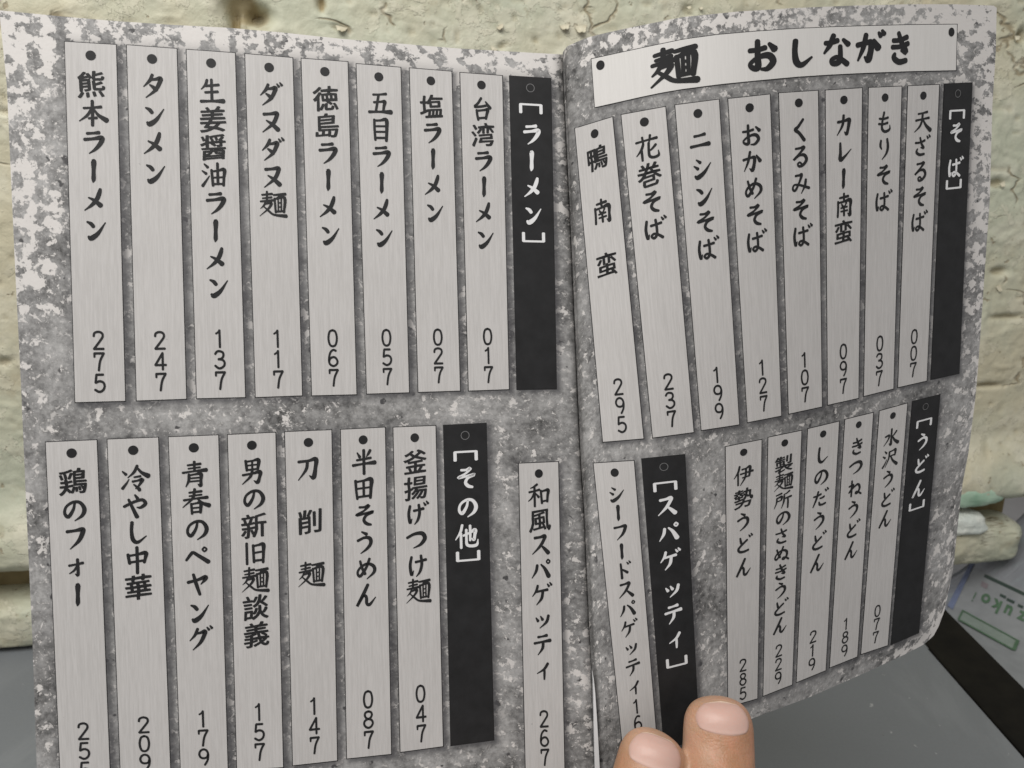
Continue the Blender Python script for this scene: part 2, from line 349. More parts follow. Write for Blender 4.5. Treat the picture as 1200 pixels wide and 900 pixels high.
# ------------------------------------------------------------------ brush strokes:  "x,y,w x,y,w ..." per stroke on a 100 grid
ST = {
'ラ':'28,17,8 50,15,7 72,12,10|18,41,9 50,37,8 76,32,12 84,37,12 74,58,11 56,79,8 34,95,2',
'ー':'47,8,6 51,14,13 50,50,10 49,82,11 47,94,4',
'メ':'72,8,8 68,24,11 58,48,11 40,70,9 12,92,2|28,42,4 48,52,9 72,72,13',
'ン':'20,24,5 34,31,10 43,42,10|24,82,7 34,88,13 60,68,10 88,26,2',
'タ':'48,5,8 38,28,9 14,54,2|40,25,7 60,22,8 78,18,12 75,34,11 58,66,9 22,97,2|38,46,5 52,56,10 62,66,9',
'ヌ':'24,19,9 50,16,8 74,12,12 76,22,11 60,56,10 18,93,2|34,44,4 56,58,10 80,80,13',
'フ':'20,23,9 50,20,8 76,16,12 80,24,12 64,60,10 30,93,2',
'ォ':'24,46,7 50,42,6 76,37,8|56,22,8 57,60,8 55,86,8 46,80,2|54,48,6 42,66,6 24,78,2',
'ペ':'8,64,7 26,40,9 36,33,9 56,47,10 94,74,12|80,13,5 88,21,5 80,30,5 72,22,5 79,13,5',
'ヤ':'12,42,9 50,33,8 80,23,12 78,34,10 62,52,2|34,10,8 44,50,10 57,94,8',
'ク':'46,5,8 34,32,8 12,56,2|42,25,7 60,22,8 76,18,12 73,34,11 56,66,9 24,97,2',
'ス':'24,19,9 50,16,8 72,12,12 68,28,10 48,58,9 12,91,2|56,54,5 70,68,10 88,87,13',
'ハ':'34,30,9 28,56,9 8,86,2|52,27,5 70,46,10 88,80,14',
'ケ':'36,6,8 28,30,8 8,56,2|30,35,7 56,31,7 86,27,9|62,34,9 54,68,9 28,97,2',
'ッ':'22,42,4 31,56,10|44,36,4 53,51,10|82,34,9 72,62,9 40,88,2',
'テ':'30,17,8 50,15,6 72,11,10|12,44,8 50,39,7 88,34,11|54,40,9 50,68,9 28,96,2',
'ィ':'74,26,9 56,50,8 22,68,2|57,48,7 57,70,8 56,95,6',
'カ':'18,35,9 50,31,8 76,26,12 77,38,12 70,74,10 63,90,11 52,80,2|48,6,9 42,50,9 14,94,2',
'レ':'30,10,8 31,50,10 31,84,13 56,70,8 88,40,2',
'ニ':'28,29,8 52,27,7 74,23,10|10,73,9 50,69,8 90,66,13',
'シ':'28,14,4 44,27,10|16,40,4 32,53,10|18,84,7 30,90,13 60,70,10 90,32,2',
'ト':'40,6,8 41,50,9 41,94,10|44,40,6 60,50,9 76,62,11',
'の':'54,23,6 47,50,8 28,77,10 15,62,8 22,36,7 48,19,8 74,22,9 89,48,11 80,74,9 52,94,2',
'や':'8,52,8 44,35,8 76,27,9 88,43,10 70,58,8 56,57,3|50,6,5 59,20,9|26,24,7 40,60,9 55,96,11',
'し':'34,6,9 31,44,9 36,78,11 54,88,9 86,64,2',
'そ':'28,15,7 50,15,7 68,9,10 48,30,6 14,48,8 50,43,7 86,37,9 58,50,8 46,70,9 57,86,10 76,92,7',
'う':'38,6,5 58,17,10|20,43,8 50,31,8 72,36,11 75,58,10 58,80,8 32,98,2',
'め':'26,16,7 33,44,8 46,72,9|66,8,8 52,44,8 26,80,9 14,66,7 26,44,7 56,29,8 83,41,10 85,66,9 54,94,2',
'ん':'60,4,9 40,44,10 12,94,8 30,64,5 46,50,8 53,60,9 54,84,9 67,89,9 92,60,2',
'け':'24,12,8 17,50,9 23,90,9 32,72,2|42,35,8 62,32,7 88,27,9|66,8,8 69,46,9 60,78,8 44,98,2',
'つ':'6,40,8 40,25,9 74,25,12 85,47,12 66,72,9 34,86,2',
'は':'20,10,8 13,50,9 19,90,9 28,72,2|38,33,8 60,30,7 88,25,8|62,8,8 65,50,8 62,78,8 48,91,8 37,81,7 50,71,7 70,78,8 90,92,9',
'も':'47,4,8 38,44,8 36,78,9 54,93,9 80,84,8 81,64,2|20,32,7 46,34,7 70,29,8|16,56,7 44,58,7 68,53,8',
'り':'30,12,8 27,36,9 35,52,4|66,6,8 71,44,10 62,74,8 38,99,2',
'く':'68,4,8 44,34,9 29,48,11 48,64,10 72,96,11',
'る':'28,15,7 50,13,7 70,10,10 50,34,7 16,64,7 44,46,7 70,45,10 81,66,10 64,88,9 44,93,8 37,82,6 48,76,6 60,88,6',
'み':'24,17,7 44,15,7 55,14,10 42,48,7 22,80,8 9,74,7 18,56,6 50,60,7 92,75,9|76,36,8 70,64,8 52,96,2',
'お':'12,33,7 38,32,7 60,27,8|37,6,8 36,50,9 36,84,10 20,85,8 13,72,6 40,54,7 70,51,10 83,70,10 66,90,8 46,91,3|72,16,5 88,33,11',
'か':'10,39,8 44,32,7 62,33,11 60,60,10 50,87,11 37,78,2|43,6,8 32,48,8 12,88,2|72,24,5 88,49,12',
'さ':'14,31,7 44,30,7 76,21,8|44,6,7 54,36,8 69,58,9 50,55,3|28,62,6 23,78,9 44,91,9 74,89,8',
'な':'14,27,7 34,26,7 54,20,8|41,4,8 28,34,8 10,58,2|72,18,5 88,33,9|62,38,7 62,70,8 56,88,9 38,91,8 33,80,6 50,72,7 66,80,8 84,94,9',
'き':'20,27,7 48,26,7 76,17,8|16,47,7 48,46,7 80,37,8|42,4,7 54,34,9 71,62,10 52,58,3|27,68,6 23,80,9 44,93,9 72,89,8',
'と':'34,10,7 38,32,9 44,47,9|76,26,8 44,50,8 23,70,9 30,87,9 54,91,9 84,85,8',
'た':'12,31,7 38,30,7 60,24,8|41,6,8 30,48,9 10,92,5|54,48,6 66,48,7 82,43,8|49,70,6 54,84,9 70,89,8 92,84,8',
'ぬ':'22,18,7 31,46,8 42,70,9|60,8,8 46,46,8 22,78,8 11,66,7 24,44,7 52,29,8 79,39,10 83,64,9 68,85,8 56,82,7 64,74,6 80,80,7 94,92,8',
'ね':'28,6,8 28,50,9 28,94,8|10,35,7 32,30,7 39,34,8 10,72,5 44,44,7 70,33,9 83,54,10 74,78,8 62,85,7 55,78,6 68,74,6 94,92,8',
'本':'20,33,7 50,30,6 80,26,9|50,6,9 50,50,9 49,94,9|46,34,6 32,58,8 4,80,2|54,34,5 70,56,9 98,74,14|36,69,6 64,66,8',
'生':'34,8,8 28,26,8 12,44,2|28,31,7 76,24,8|50,6,8 50,50,8 50,86,9|26,55,7 72,50,8|10,89,9 50,86,7 92,84,13',
'五':'24,19,7 50,17,6 76,13,9|46,18,8 40,50,8 34,82,8|26,49,7 56,45,7 70,44,11 66,64,9 64,82,8|6,88,9 50,85,7 94,84,14',
'目':'26,12,8 26,50,8 28,92,8|28,16,7 50,14,7 74,11,12 75,50,10 72,94,9|30,38,6 70,36,6|30,60,6 70,58,6|30,84,7 70,82,7',
'台':'48,4,8 34,26,8 20,41,8 50,38,8 76,31,8|66,18,5 84,43,12|28,54,8 30,74,8 34,94,8|30,57,7 60,52,7 74,50,11 70,70,9 66,88,8|34,87,7 66,83,7',
'中':'18,28,9 23,62,9|20,33,7 50,29,7 80,24,12 78,44,9 74,60,8|22,58,7 76,52,7|50,2,9 50,50,9 49,99,9',
'天':'24,19,7 50,16,6 76,12,9|12,47,8 50,42,6 86,38,9|50,18,9 46,50,9 34,74,8 6,96,2|52,44,6 70,70,10 96,92,14',
'水':'50,4,9 50,50,9 50,86,12 38,80,2|12,39,7 36,35,9 30,58,7 6,86,2|82,20,8 68,36,7 54,46,2|56,42,6 72,66,10 96,84,14',
'刀':'12,25,9 50,22,8 78,17,13 76,50,11 68,88,13 52,80,2|46,24,9 40,56,9 10,96,2',
'田':'18,18,9 20,54,8 24,90,8|20,23,7 50,19,7 80,15,13 79,50,10 76,88,9|50,20,8 50,80,8|24,50,6 76,46,6|24,83,7 76,79,7',
'半':'24,14,4 34,31,10|76,6,9 68,20,8 60,31,2|22,43,7 78,36,8|6,63,9 50,58,7 94,55,13|50,4,9 50,50,9 50,98,9',
'旧':'20,12,8 20,50,8 20,92,8|44,20,8 46,86,8|44,24,7 64,20,7 82,19,12 82,50,9 80,88,8|46,50,6 80,46,6|46,80,7 80,78,7',
'他':'30,4,8 22,32,8 2,62,2|24,38,8 24,64,8 24,96,8|34,47,7 60,37,7 82,27,12 80,50,9 76,66,10 67,60,2|62,8,8 62,40,8 61,68,7|46,24,8 46,60,8 48,84,9 66,91,9 88,87,9 93,66,2',
'和':'42,6,8 26,16,6 12,21,2|6,37,7 30,33,6 52,28,8|30,18,8 30,54,8 30,96,8|28,38,5 18,60,6 2,74,2|34,42,4 48,58,9|58,32,8 60,58,8 62,84,8|60,36,6 76,32,7 91,31,11 88,54,9 86,78,8|62,77,6 86,73,6',
'南':'28,19,7 72,14,9|50,2,8 50,28,8|20,34,8 20,64,8 18,96,8|20,39,7 50,35,7 82,31,13 82,62,9 80,92,12 69,84,2|38,44,4 42,52,8|62,41,7 56,52,4|34,61,5 66,57,6|34,75,5 68,72,6|50,54,7 50,92,8',
'花':'8,25,7 50,20,6 92,16,9|34,6,7 36,32,7|66,2,8 60,30,5|36,34,8 26,56,8 6,78,2|28,56,7 28,76,8 28,98,7|86,42,8 68,58,6 54,65,2|58,32,8 56,62,8 58,84,9 74,91,8 94,85,8 94,66,2',
'冷':'10,22,4 22,34,9|8,86,9 22,68,6 32,52,2|62,2,8 50,26,8 28,46,2|62,10,6 76,28,9 99,42,14|50,45,5 72,42,7|44,61,7 62,58,6 78,55,11 66,76,6 54,88,3|48,72,4 64,88,10 67,95,9',
'沢':'16,8,4 28,20,9|6,34,4 20,44,9|8,94,9 22,74,6 32,54,2|44,17,7 66,14,6 84,11,11 82,40,8|46,41,5 82,37,6|46,16,8 44,50,8 24,94,2|56,42,6 72,68,9 98,90,13',
'男':'26,8,8 30,46,8|28,12,6 52,9,6 74,7,11 70,42,8|50,10,6 50,42,6|30,27,5 70,24,5|30,44,6 70,41,6|14,63,7 50,58,7 78,53,12 76,74,9 68,93,11 55,86,2|50,46,8 42,70,8 12,98,2',
'青':'26,15,6 72,11,8|28,28,5 70,24,6|8,43,7 50,38,6 92,35,12|50,2,8 50,38,7|30,50,8 28,74,8 18,96,3|32,53,6 52,50,6 72,49,11 72,74,8 70,94,10 61,88,2|32,65,5 68,63,5|32,77,5 68,75,5',
'春':'28,15,6 72,11,8|28,28,5 72,24,6|8,43,7 50,38,6 92,35,10|48,2,8 40,36,8 4,70,2|56,38,5 74,56,9 98,66,13|34,57,7 36,96,7|34,59,6 52,56,6 68,55,10 66,92,8|36,74,5 66,72,5|36,90,6 66,88,6',
'所':'12,19,6 42,12,8|16,34,7 14,60,7 2,90,2|16,35,6 42,30,10 40,50,7|16,54,5 40,50,5|84,6,8 70,16,6 54,21,3|56,22,7 54,60,8 42,96,2|56,45,6 94,38,9|76,44,7 77,70,8 76,99,7',
'油':'14,10,4 26,22,9|6,36,4 20,46,9|6,92,9 20,72,6 32,54,2|40,32,8 42,62,8 44,90,8|42,37,6 64,33,6 86,29,11 84,60,8 82,88,8|62,6,8 62,50,8 62,84,8|44,60,5 82,57,5|44,84,6 82,82,6',
'伊':'30,4,8 22,32,8 2,60,2|22,38,7 22,96,7|42,21,7 62,18,6 82,13,11 78,58,8|34,43,6 66,39,6 96,35,9|44,62,5 78,58,6|62,18,8 58,60,8 34,98,2',
'麺':'10,14,7 48,9,9|12,27,6 46,22,8|4,39,7 52,33,9|29,1,8 28,37,8|24,38,7 16,54,7 3,66,2|18,49,6 44,43,10 34,64,8 0,94,2|16,58,5 34,74,8 54,88,8 99,92,12|53,13,7 98,8,10|76,12,7 69,23,6|57,26,8 60,79,8|57,28,7 94,22,11 91,78,8|70,28,6 70,74,6|82,26,6 81,73,6|70,43,5 82,41,5|70,58,5 82,57,5|60,76,7 91,73,7',
'[':'12,80,7 12,30,7|12,30,7 88,30,7|88,30,7 88,80,7',
']':'12,20,7 12,70,7|12,70,7 88,70,7|88,70,7 88,20,7',
}
for a, b, dx in (('ダ','タ',0),('グ','ク',0),('ゲ','ケ',0),('ド','ト',-8),('げ','け',4),('ば','は',4),('が','か',4),('ざ','さ',2),('ど','と',0),('だ','た',0)):
    base = '|'.join(' '.join('%g,%g,%s' % (float(p.split(',')[0]) * .93, 4 + float(p.split(',')[1]) * .94, p.split(',')[2]) for p in s.split()) for s in ST[b].split('|'))
    ST[a] = base + '|%g,4,4 %g,14,8|%g,-2,4 %g,8,8' % (80 + dx, 87 + dx, 92 + dx, 99 + dx)
ST['パ'] = ST['ハ'] + '|87,6,5 95,14,5 87,23,5 79,15,5 86,6,5'
def stroke_mesh(pts, wk=1.0, wadd=0.0):
    P = np.array([[float(a) for a in p.split(',')] for p in pts.split()])
    straight = len(P) == 2
    Q = np.vstack([2 * P[0] - P[1], P, 2 * P[-1] - P[-2]]); out = []
    for k in range(len(P) - 1):
        p0, p1, p2, p3 = Q[k:k + 4]
        for t in np.linspace(0, 1, 5, endpoint=False):
            out.append(0.5 * ((2 * p1) + (-p0 + p2) * t + (2 * p0 - 5 * p1 + 4 * p2 - p3) * t * t + (-p0 + 3 * p1 - 3 * p2 + p3) * t ** 3))
    out.append(P[-1]); C = np.array(out)
    wd = 9 * (np.maximum(C[:, 2], 1.5) / 9) ** 1.4 * wk + wadd
    T = np.gradient(C[:, :2], axis=0); T /= np.linalg.norm(T, axis=1, keepdims=True) + 1e-9; N = np.stack([-T[:, 1], T[:, 0]], 1)
    V = []; F = []
    for c, n, h in zip(C[:, :2], N, wd / 2): V += [c + n * h, c - n * h]
    m = len(C)
    for k in range(m - 1): F.append((2 * k, 2 * k + 1, 2 * k + 3, 2 * k + 2))
    for (c, n, h, tt, i0, i1) in ((C[0, :2], N[0], wd[0] / 2, -T[0], 0, 1), (C[-1, :2], N[-1], wd[-1] / 2, T[-1], 2 * m - 2, 2 * m - 1)):
        b = len(V)
        for a in (45, 90, 135):
            r = math.radians(a); V.append(c + n * h * math.cos(r) + tt * h * math.sin(r) * 0.8)
        F.append((i0, b, b + 1, b + 2, i1))
    return np.array(V), F
_noto = {}
def noto(ch, offset=0.0):
    if (ch, offset) in _noto: return _noto[ch, offset]
    c = bpy.data.curves.new('t', 'FONT'); c.body = ch; c.size = 1; c.resolution_u = 3; c.offset = offset
    o = bpy.data.objects.new('t', c); scene.collection.objects.link(o)
    me = bpy.data.meshes.new_from_object(o.evaluated_get(bpy.context.evaluated_depsgraph_get()))
    V = np.array([v.co[:2] for v in me.vertices]); F = [tuple(p.vertices) for p in me.polygons]
    bpy.data.objects.remove(o); bpy.data.curves.remove(c); bpy.data.meshes.remove(me)
    # cut long triangles so the ink follows the curved sheet is not needed at this curvature
    _noto[ch, offset] = (V, F); return V, F
def glyph(ch, wk=1.0, seed=0, bold=1.0, wadd=0.0):
    """list of (V in 0..100 box, y down; F; lift step)"""
    if ch in ST:
        return [(*stroke_mesh(s, wk, wadd), k) for k, s in enumerate(ST[ch].split('|'))]
    V, F = noto(ch, 0.0)
    x = V[:, 0] * 100; y = (0.88 - V[:, 1]) * 100
    y = y - (x - 50) * 0.09                        # brush hands rise to the right
    x = x + 1.3 * np.sin(y * 0.11 + 1.0) ; y = y + 1.6 * np.sin(x * 0.07)
    P = np.stack([x, y], 1); b = bold
    return [(P + np.array(d), F, k) for k, d in enumerate(((b, .3 * b), (-b, -.3 * b), (0, 0), (b * .4, -.6 * b), (-.4 * b, .6 * b)))]
DG = {'0': '50,14,9 64,22,9 70,50,9 64,78,9 50,86,9 36,78,9 30,50,9 36,22,9 50,14,9',
 '1': '36,28,8 46,22,8 52,14,9|52,14,9 52,86,9', '2': '30,32,9 34,19,9 50,14,9 65,20,9 68,34,9 58,50,9 30,85,9|30,85,9 71,85,9',
 '3': '30,26,9 38,16,9 50,14,9 64,20,9 66,34,9 58,45,9 44,48,9|44,48,9 60,50,9 70,60,9 69,74,9 58,84,9 44,86,9 29,75,9',
 '4': '60,86,9 60,15,9|60,15,9 28,66,9|28,66,9 74,66,9', '5': '66,15,9 37,15,9|37,15,9 33,48,9|33,48,9 50,42,9 66,48,9 71,63,9 64,79,9 48,86,9 30,77,9',
 '6': '64,18,9 50,14,9 36,28,9 30,54,9 33,76,9 50,86,9 66,78,9 70,64,9 62,50,9 50,46,9 36,52,9 31,62,9',
 '7': '31,30,8 31,15,9|31,15,9 71,15,9|71,15,9 55,46,9 48,86,9', '8': '50,14,9 63,19,9 67,30,9 61,42,9 50,47,9 39,42,9 33,30,9 37,19,9 50,14,9|50,47,9 65,53,9 71,66,9 64,80,9 50,86,9 36,80,9 29,66,9 35,53,9 50,47,9',
 '9': '69,38,9 64,51,9 50,55,9 36,50,9 30,35,9 36,20,9 50,14,9 64,21,9 70,38,9 68,60,9 62,74,9 54,86,9'}
def digit(ch):
    return [(*stroke_mesh(q, 1.15), k) for k, q in enumerate(DG[ch].split('|'))]
class Bag:
    def __init__(s): s.V = []; s.F = []; s.n = 0
    def add(s, V, F, off=0):
        s.V.append(V); s.F += [tuple(i + s.n for i in f) for f in F]; s.n += len(V)
def put(bag, g, side, mapf, sc, tc, cs, ct, lift):
    for V, F, k in g:
        s = sc + (V[:, 0] - 50) / 100 * cs; t = tc + (V[:, 1] - 50) / 100 * ct
        P = mapf(s, t); bag.add(surf(side, P[:, 0], P[:, 1], lift + k * 0.00003), F)
L0, L1, L2 = 0.0002, 0.0005, 0.0009
def patch(side, mapf, s0, s1, t0, t1, ns, nt, lift, rs=1):
    s, t = np.meshgrid(np.linspace(s0, s1, ns), np.linspace(t0, t1, nt), indexing='ij')
    P = mapf(s.ravel(), t.ravel())
    return surf(side, P[:, 0], P[:, 1], lift), gridfaces(ns, nt, True), s.ravel(), t.ravel()
def disc(side, mapf, sc, tc, rs, rt, lift, inner=0.0, n=22):
    a = np.linspace(0, 2 * np.pi, n, endpoint=False)
    P = mapf(sc + rs * np.cos(a), tc + rt * np.sin(a)); V = surf(side, P[:, 0], P[:, 1], lift)
    if inner == 0: return V, [tuple(range(n))[::-1]]
    P = mapf(sc + rs * inner * np.cos(a), tc + rt * inner * np.sin(a)); V2 = surf(side, P[:, 0], P[:, 1], lift)
    return np.r_[V, V2], [(k, k + n, (k + 1) % n + n, (k + 1) % n) for k in range(n)]
strip_no = 0
def make_strip(side, pg, q):
    global strip_no; strip_no += 1
    black = q[4][0] == '['; f = lambda s, t: quadpt(q, s, t)
    wpx = math.dist(q[0], q[1]); hpx = math.dist(q[0], q[2])
    text = q[4].replace(' ', ''); es = 0.95 / wpx; et = 0.9 / hpx
    V = []; F = []; mi = []; uv = []
    def add(v, fc, m, u):
        n = sum(len(a) for a in V); V.append(v); uv.append(u)
        for a in fc: F.append(tuple(int(b) + n for b in a)); mi.append(m)
    v, fc, s, t = patch(side, f, -es, 1 + es * 1.1, -et, 1 + et * 1.2, 8, 34, L0); add(v, fc, 1, np.stack([s, t], 1))
    v, fc, s, t = patch(side, f, 0, 1, 0, 1, 8, 34, L1); add(v, fc, 0, np.stack([s * 0.084 + strip_no * .37, t * 0.63], 1))
    td = 14.5 / 420 if hpx > 300 or True else 0
    tt = (13.8 * hpx / 405) / hpx
    r = 6.0 / 58
    v, fc = disc(side, f, 0.5, tt, r, r * 0.084 / 0.63, L2, 0.0 if not black else 0.86); add(v, fc, 2, np.zeros((len(v), 2)))
    mats = [M_strip, M_ink, M_ink] if not black else [M_blackstrip, M_ink, M_ring]
    o = build('menu_strip', np.concatenate(V), F, mats, pg, uv=np.concatenate(uv), midx=mi, smooth=True,
              label=('black heading strip reading ' if black else 'pale wooden menu strip reading ') + text.strip('[]') + (' ' + q[7] if q[7] else ''))
    B = Bag(); ymid0 = (q[0][1] + q[1][1]) / 2; ymid1 = (q[2][1] + q[3][1]) / 2; ty = lambda y: (y - ymid0) / (ymid1 - ymid0)
    chars = q[4].replace(' ', '') if not (' ' in q[4]) else q[4].replace(' ', '')
    n = len(chars); T = np.linspace(ty(q[5]), ty(q[6]), n)
    if q[4] == '[スパゲッティ]': T = np.array([ty(y) for y in (569, 593, 624, 656, 690, 719, 748, 776)])
    elif black: 
        a, b = ty(q[5]), ty(q[6]); inner = n - 2; g = (b - a) * (0.235 if inner == 4 else 0.26 if inner == 3 else 0.31)
        T = np.r_[a, np.linspace(a + g * .86, b - g * .78, inner), b]
    pitch = (T[2] - T[1]) if n > 2 else (T[1] - T[0])
    ct = 0.079; cs = 0.57
    if ' ' not in q[4]: ct = min(ct, abs(pitch) * 1.0)
    if ct < 0.07: cs = 0.57 * (0.5 + 0.5 * ct / 0.07) * .94
    jit = random.Random(strip_no)
    for k, ch in enumerate(chars):
        c2s, c2t = cs, ct
        if ch in '[]': c2s, c2t = 0.66, 0.055
        elif black: c2s, c2t = 0.58, 0.079
        kana = ord(ch) < 0x3100 and ch not in '[]'
        if kana: c2s *= 0.93; c2t *= 0.90
        else: c2t *= 0.98
        if ch in ST: g = glyph(ch, 1.15, wadd=3.4 if ch not in '[]' else 4.5) if ord(ch) < 0x3100 else glyph(ch, 1.0, wadd=3.0 if ch != '麺' else 1.0)
        else: g = glyph(ch, bold=2.5)
        put(B, g, side, f, 0.5 + jit.uniform(-.008, .008), T[k], c2s, c2t, L2)
    if q[7]:
        B2 = Bag()
        for k, ch in enumerate(q[7]):
            tk = ty(q[8]) + (ty(q[9]) - ty(q[8])) * k / (len(q[7]) - 1)
            st = 1.13 * abs(ty(q[9]) - ty(q[8])) / 2
            put(B2, digit(ch), side, f, 0.5, tk, 0.47, st, L2)
    if q[7]: build('page_number', np.concatenate(B2.V), B2.F, M_ink, pg)
    build('strip_lettering', np.concatenate(B.V), B.F, M_white if black else M_ink, pg)
for q in LEFT: make_strip('L', pageL, q)
for q in RIGHT: make_strip('R', pageR, q)
# title banner
V = []; F = []; mi = []; uv = []
v, fc, s, t = patch('R', banpt, -0.0018, 1.0018, -0.014, 1.016, 90, 5, L0)
def banpt_ext(s, t):
    return banpt(np.clip(s, 0, 1), t) + np.stack([(s - np.clip(s, 0, 1)) * 430, 0 * s], -1)
v, fc, s, t = patch('R', banpt_ext, -0.0018, 1.002, -0.015, 1.02, 90, 5, L0)
n0 = len(v); V.append(v); F += [tuple(int(b) for b in a) for a in fc]; mi += [1] * len(fc); uv.append(np.stack([s, t], 1))
v, fc, s, t = patch('R', banpt_ext, 0, 1, 0, 1, 90, 5, L1)
V.append(v); F += [tuple(int(b) + n0 for b in a) for a in fc]; mi += [0] * len(fc); uv.append(np.stack([s * 0.8 + 9, t * 0.09], 1)); n0 += len(v)
for sc, tc, rs in ((0.0235, 0.165, 0.0118), (0.985, 0.165, 0.0082)):
    v, fc = disc('R', banpt_ext, sc, tc, rs, 0.098, L2); V.append(v); F += [tuple(b + n0 for b in a) for a in fc]; mi += [1] * len(fc); uv.append(np.zeros((len(v), 2))); n0 += len(v)
build('title_banner', np.concatenate(V), F, [M_banner, M_ink], pageR, uv=np.concatenate(uv), midx=mi, smooth=True, label='white curved title banner reading 麺 おしながき')
B = Bag()
def bs(x): # x pixel at mid height -> s
    ss = np.linspace(0, 1, 400); X = banpt(ss, np.full(400, .5))[:, 0]; return float(np.interp(x, X, ss))
put(B, [(V * np.array([1, .93]) + np.array([0, 2 + 0]), F, k) for V, F, k in glyph('麺', 1.0, wadd=4.2)], 'R', banpt_ext, bs(789.5), 0.52, 0.129, 0.86, L2)
for ch, x, yc, sx, sy in (('お', 893, .50, .090, .68), ('し', 938, .52, .084, .62), ('な', 980, .49, .084, .68), ('が', 1018, .47, .078, .70), ('き', 1055, .49, .068, .70)):
    put(B, glyph(ch, 1.4, wadd=6.5), 'R', banpt_ext, bs(x), yc, sx, sy, L2)
build('title_lettering', np.concatenate(B.V), B.F, M_ink, pageR)
# ------------------------------------------------------------------ desk
desk = thing('desk', 'smooth grey desk top with a wide black edging strip on its right side', 'desk', (0, 1.5, 0))
def rbox(name, x0, x1, y0, y1, z0, z1, r, mat, parent, label=None):
    # box with rounded long edges along Y
    pr = []
    for cx, cz, a0 in ((x1 - r, z1 - r, 0), (x0 + r, z1 - r, 90), (x0 + r, z0 + r, 180), (x1 - r, z0 + r, 270)):
        for a in range(0, 91, 15): pr.append((cx + r * math.cos(math.radians(a0 + a)), cz + r * math.sin(math.radians(a0 + a))))
    ys = np.linspace(y0, y1, 12); n = len(pr)
    V = [(x, y, z) for y in ys for x, z in pr]
    F = [(k * n + i, k * n + (i + 1) % n, (k + 1) * n + (i + 1) % n, (k + 1) * n + i) for k in range(len(ys) - 1) for i in range(n)]
    F += [tuple(range(n)), tuple(range((len(ys) - 1) * n, len(ys) * n))[::-1]]
    return build(name, V, F, mat, parent, label=label)
def mat_desk():
    t = NT('grey_desk_laminate'); geo = t.n('ShaderNodeNewGeometry').outputs['Position']
    n = t.noise(geo, 12, 4, 0.6); n2 = t.noise(geo, 900, 2, 0.5)
    col = t.mix(t.math('ADD', t.math('MULTIPLY', n, 0.6), t.math('MULTIPLY', n2, 0.4)), (0.12, 0.13, 0.138), (0.175, 0.186, 0.195))
    dust = t.step(t.noise(geo, 260, 3, 0.5, off=(3, 3, 3)), 0.70, 0.74); dk = t.step(t.noise(geo, 190, 3, 0.5, off=(8, 3, 3)), 0.72, 0.76); sm = t.step(t.noise(geo, 25, 5, .65, .8, off=(1, 9, 3), stretch=(1, .3, 1)), .5, .66); col = t.mix(t.math('MULTIPLY', sm, .3), col, (0.21, 0.222, 0.23, 1))
    col = t.mix(t.math('MULTIPLY', dust, 0.5), col, (0.45, 0.45, 0.44, 1)); col = t.mix(t.math('MULTIPLY', dk, 0.4), col, (0.06, 0.055, 0.05, 1))
    t.bump(n2, 0.12, 0.0002)
    return t.out(col, t.step(n, 0.2, 0.8, 0.38, 0.5), 0.4)
BX0, BX1 = 1.515 * CAMH / 1.65, 1.717 * CAMH / 1.65
rbox('desk_top', -6, BX0 - 0.003, -2.0, 2.93, -0.28, 0.0, 0.01, mat_desk(), desk)
M_rub = mat_simple('black_edging', (0.005, 0.0045, 0.004), (0.010, 0.009, 0.007), 80, 0.55, 0.1, (400, 0.1, 0.0003))
rbox('edge_band', BX0, BX1, -2.0, 3.52, -0.29, 0.004, 0.012, M_rub, desk)
# back part of the desk under the slanting wall
A = np.array([-2.389, 2.961]); Bp = np.array([2.514, 3.726]); U = (Bp - A) / np.linalg.norm(Bp - A); N = np.array([U[1], -U[0]])
def wallpt(u, d, z): return np.stack([A[0] + U[0] * u + N[0] * d, A[1] + U[1] * u + N[1] * d, z], -1)
def wall_at(px, py, d=0.0):
    r = ray(px, py)[..., :]; o = A + N * d; t = (o @ N) / (r[..., :2] @ N); P = r * t[..., None]
    return (P[..., :2] - o) @ U, P[..., 2] + CAMH
px0 = np.array([-6, BX0 - 0.003]); yb = [A[1] + (x - A[0]) * U[1] / U[0] for x in px0]
Vd = [(px0[0], 2.93, 0), (px0[1], 2.93, 0), (px0[1], yb[1] + .1, 0), (px0[0], max(yb[0] + .1, 2.94), 0)]
Vd += [(x, y, -0.28) for x, y, z in Vd]
build('desk_top', Vd, [(0, 1, 2, 3), (7, 6, 5, 4), (0, 4, 5, 1), (1, 5, 6, 2), (2, 6, 7, 3), (3, 7, 4, 0)], bpy.data.materials['grey_desk_laminate'], desk)
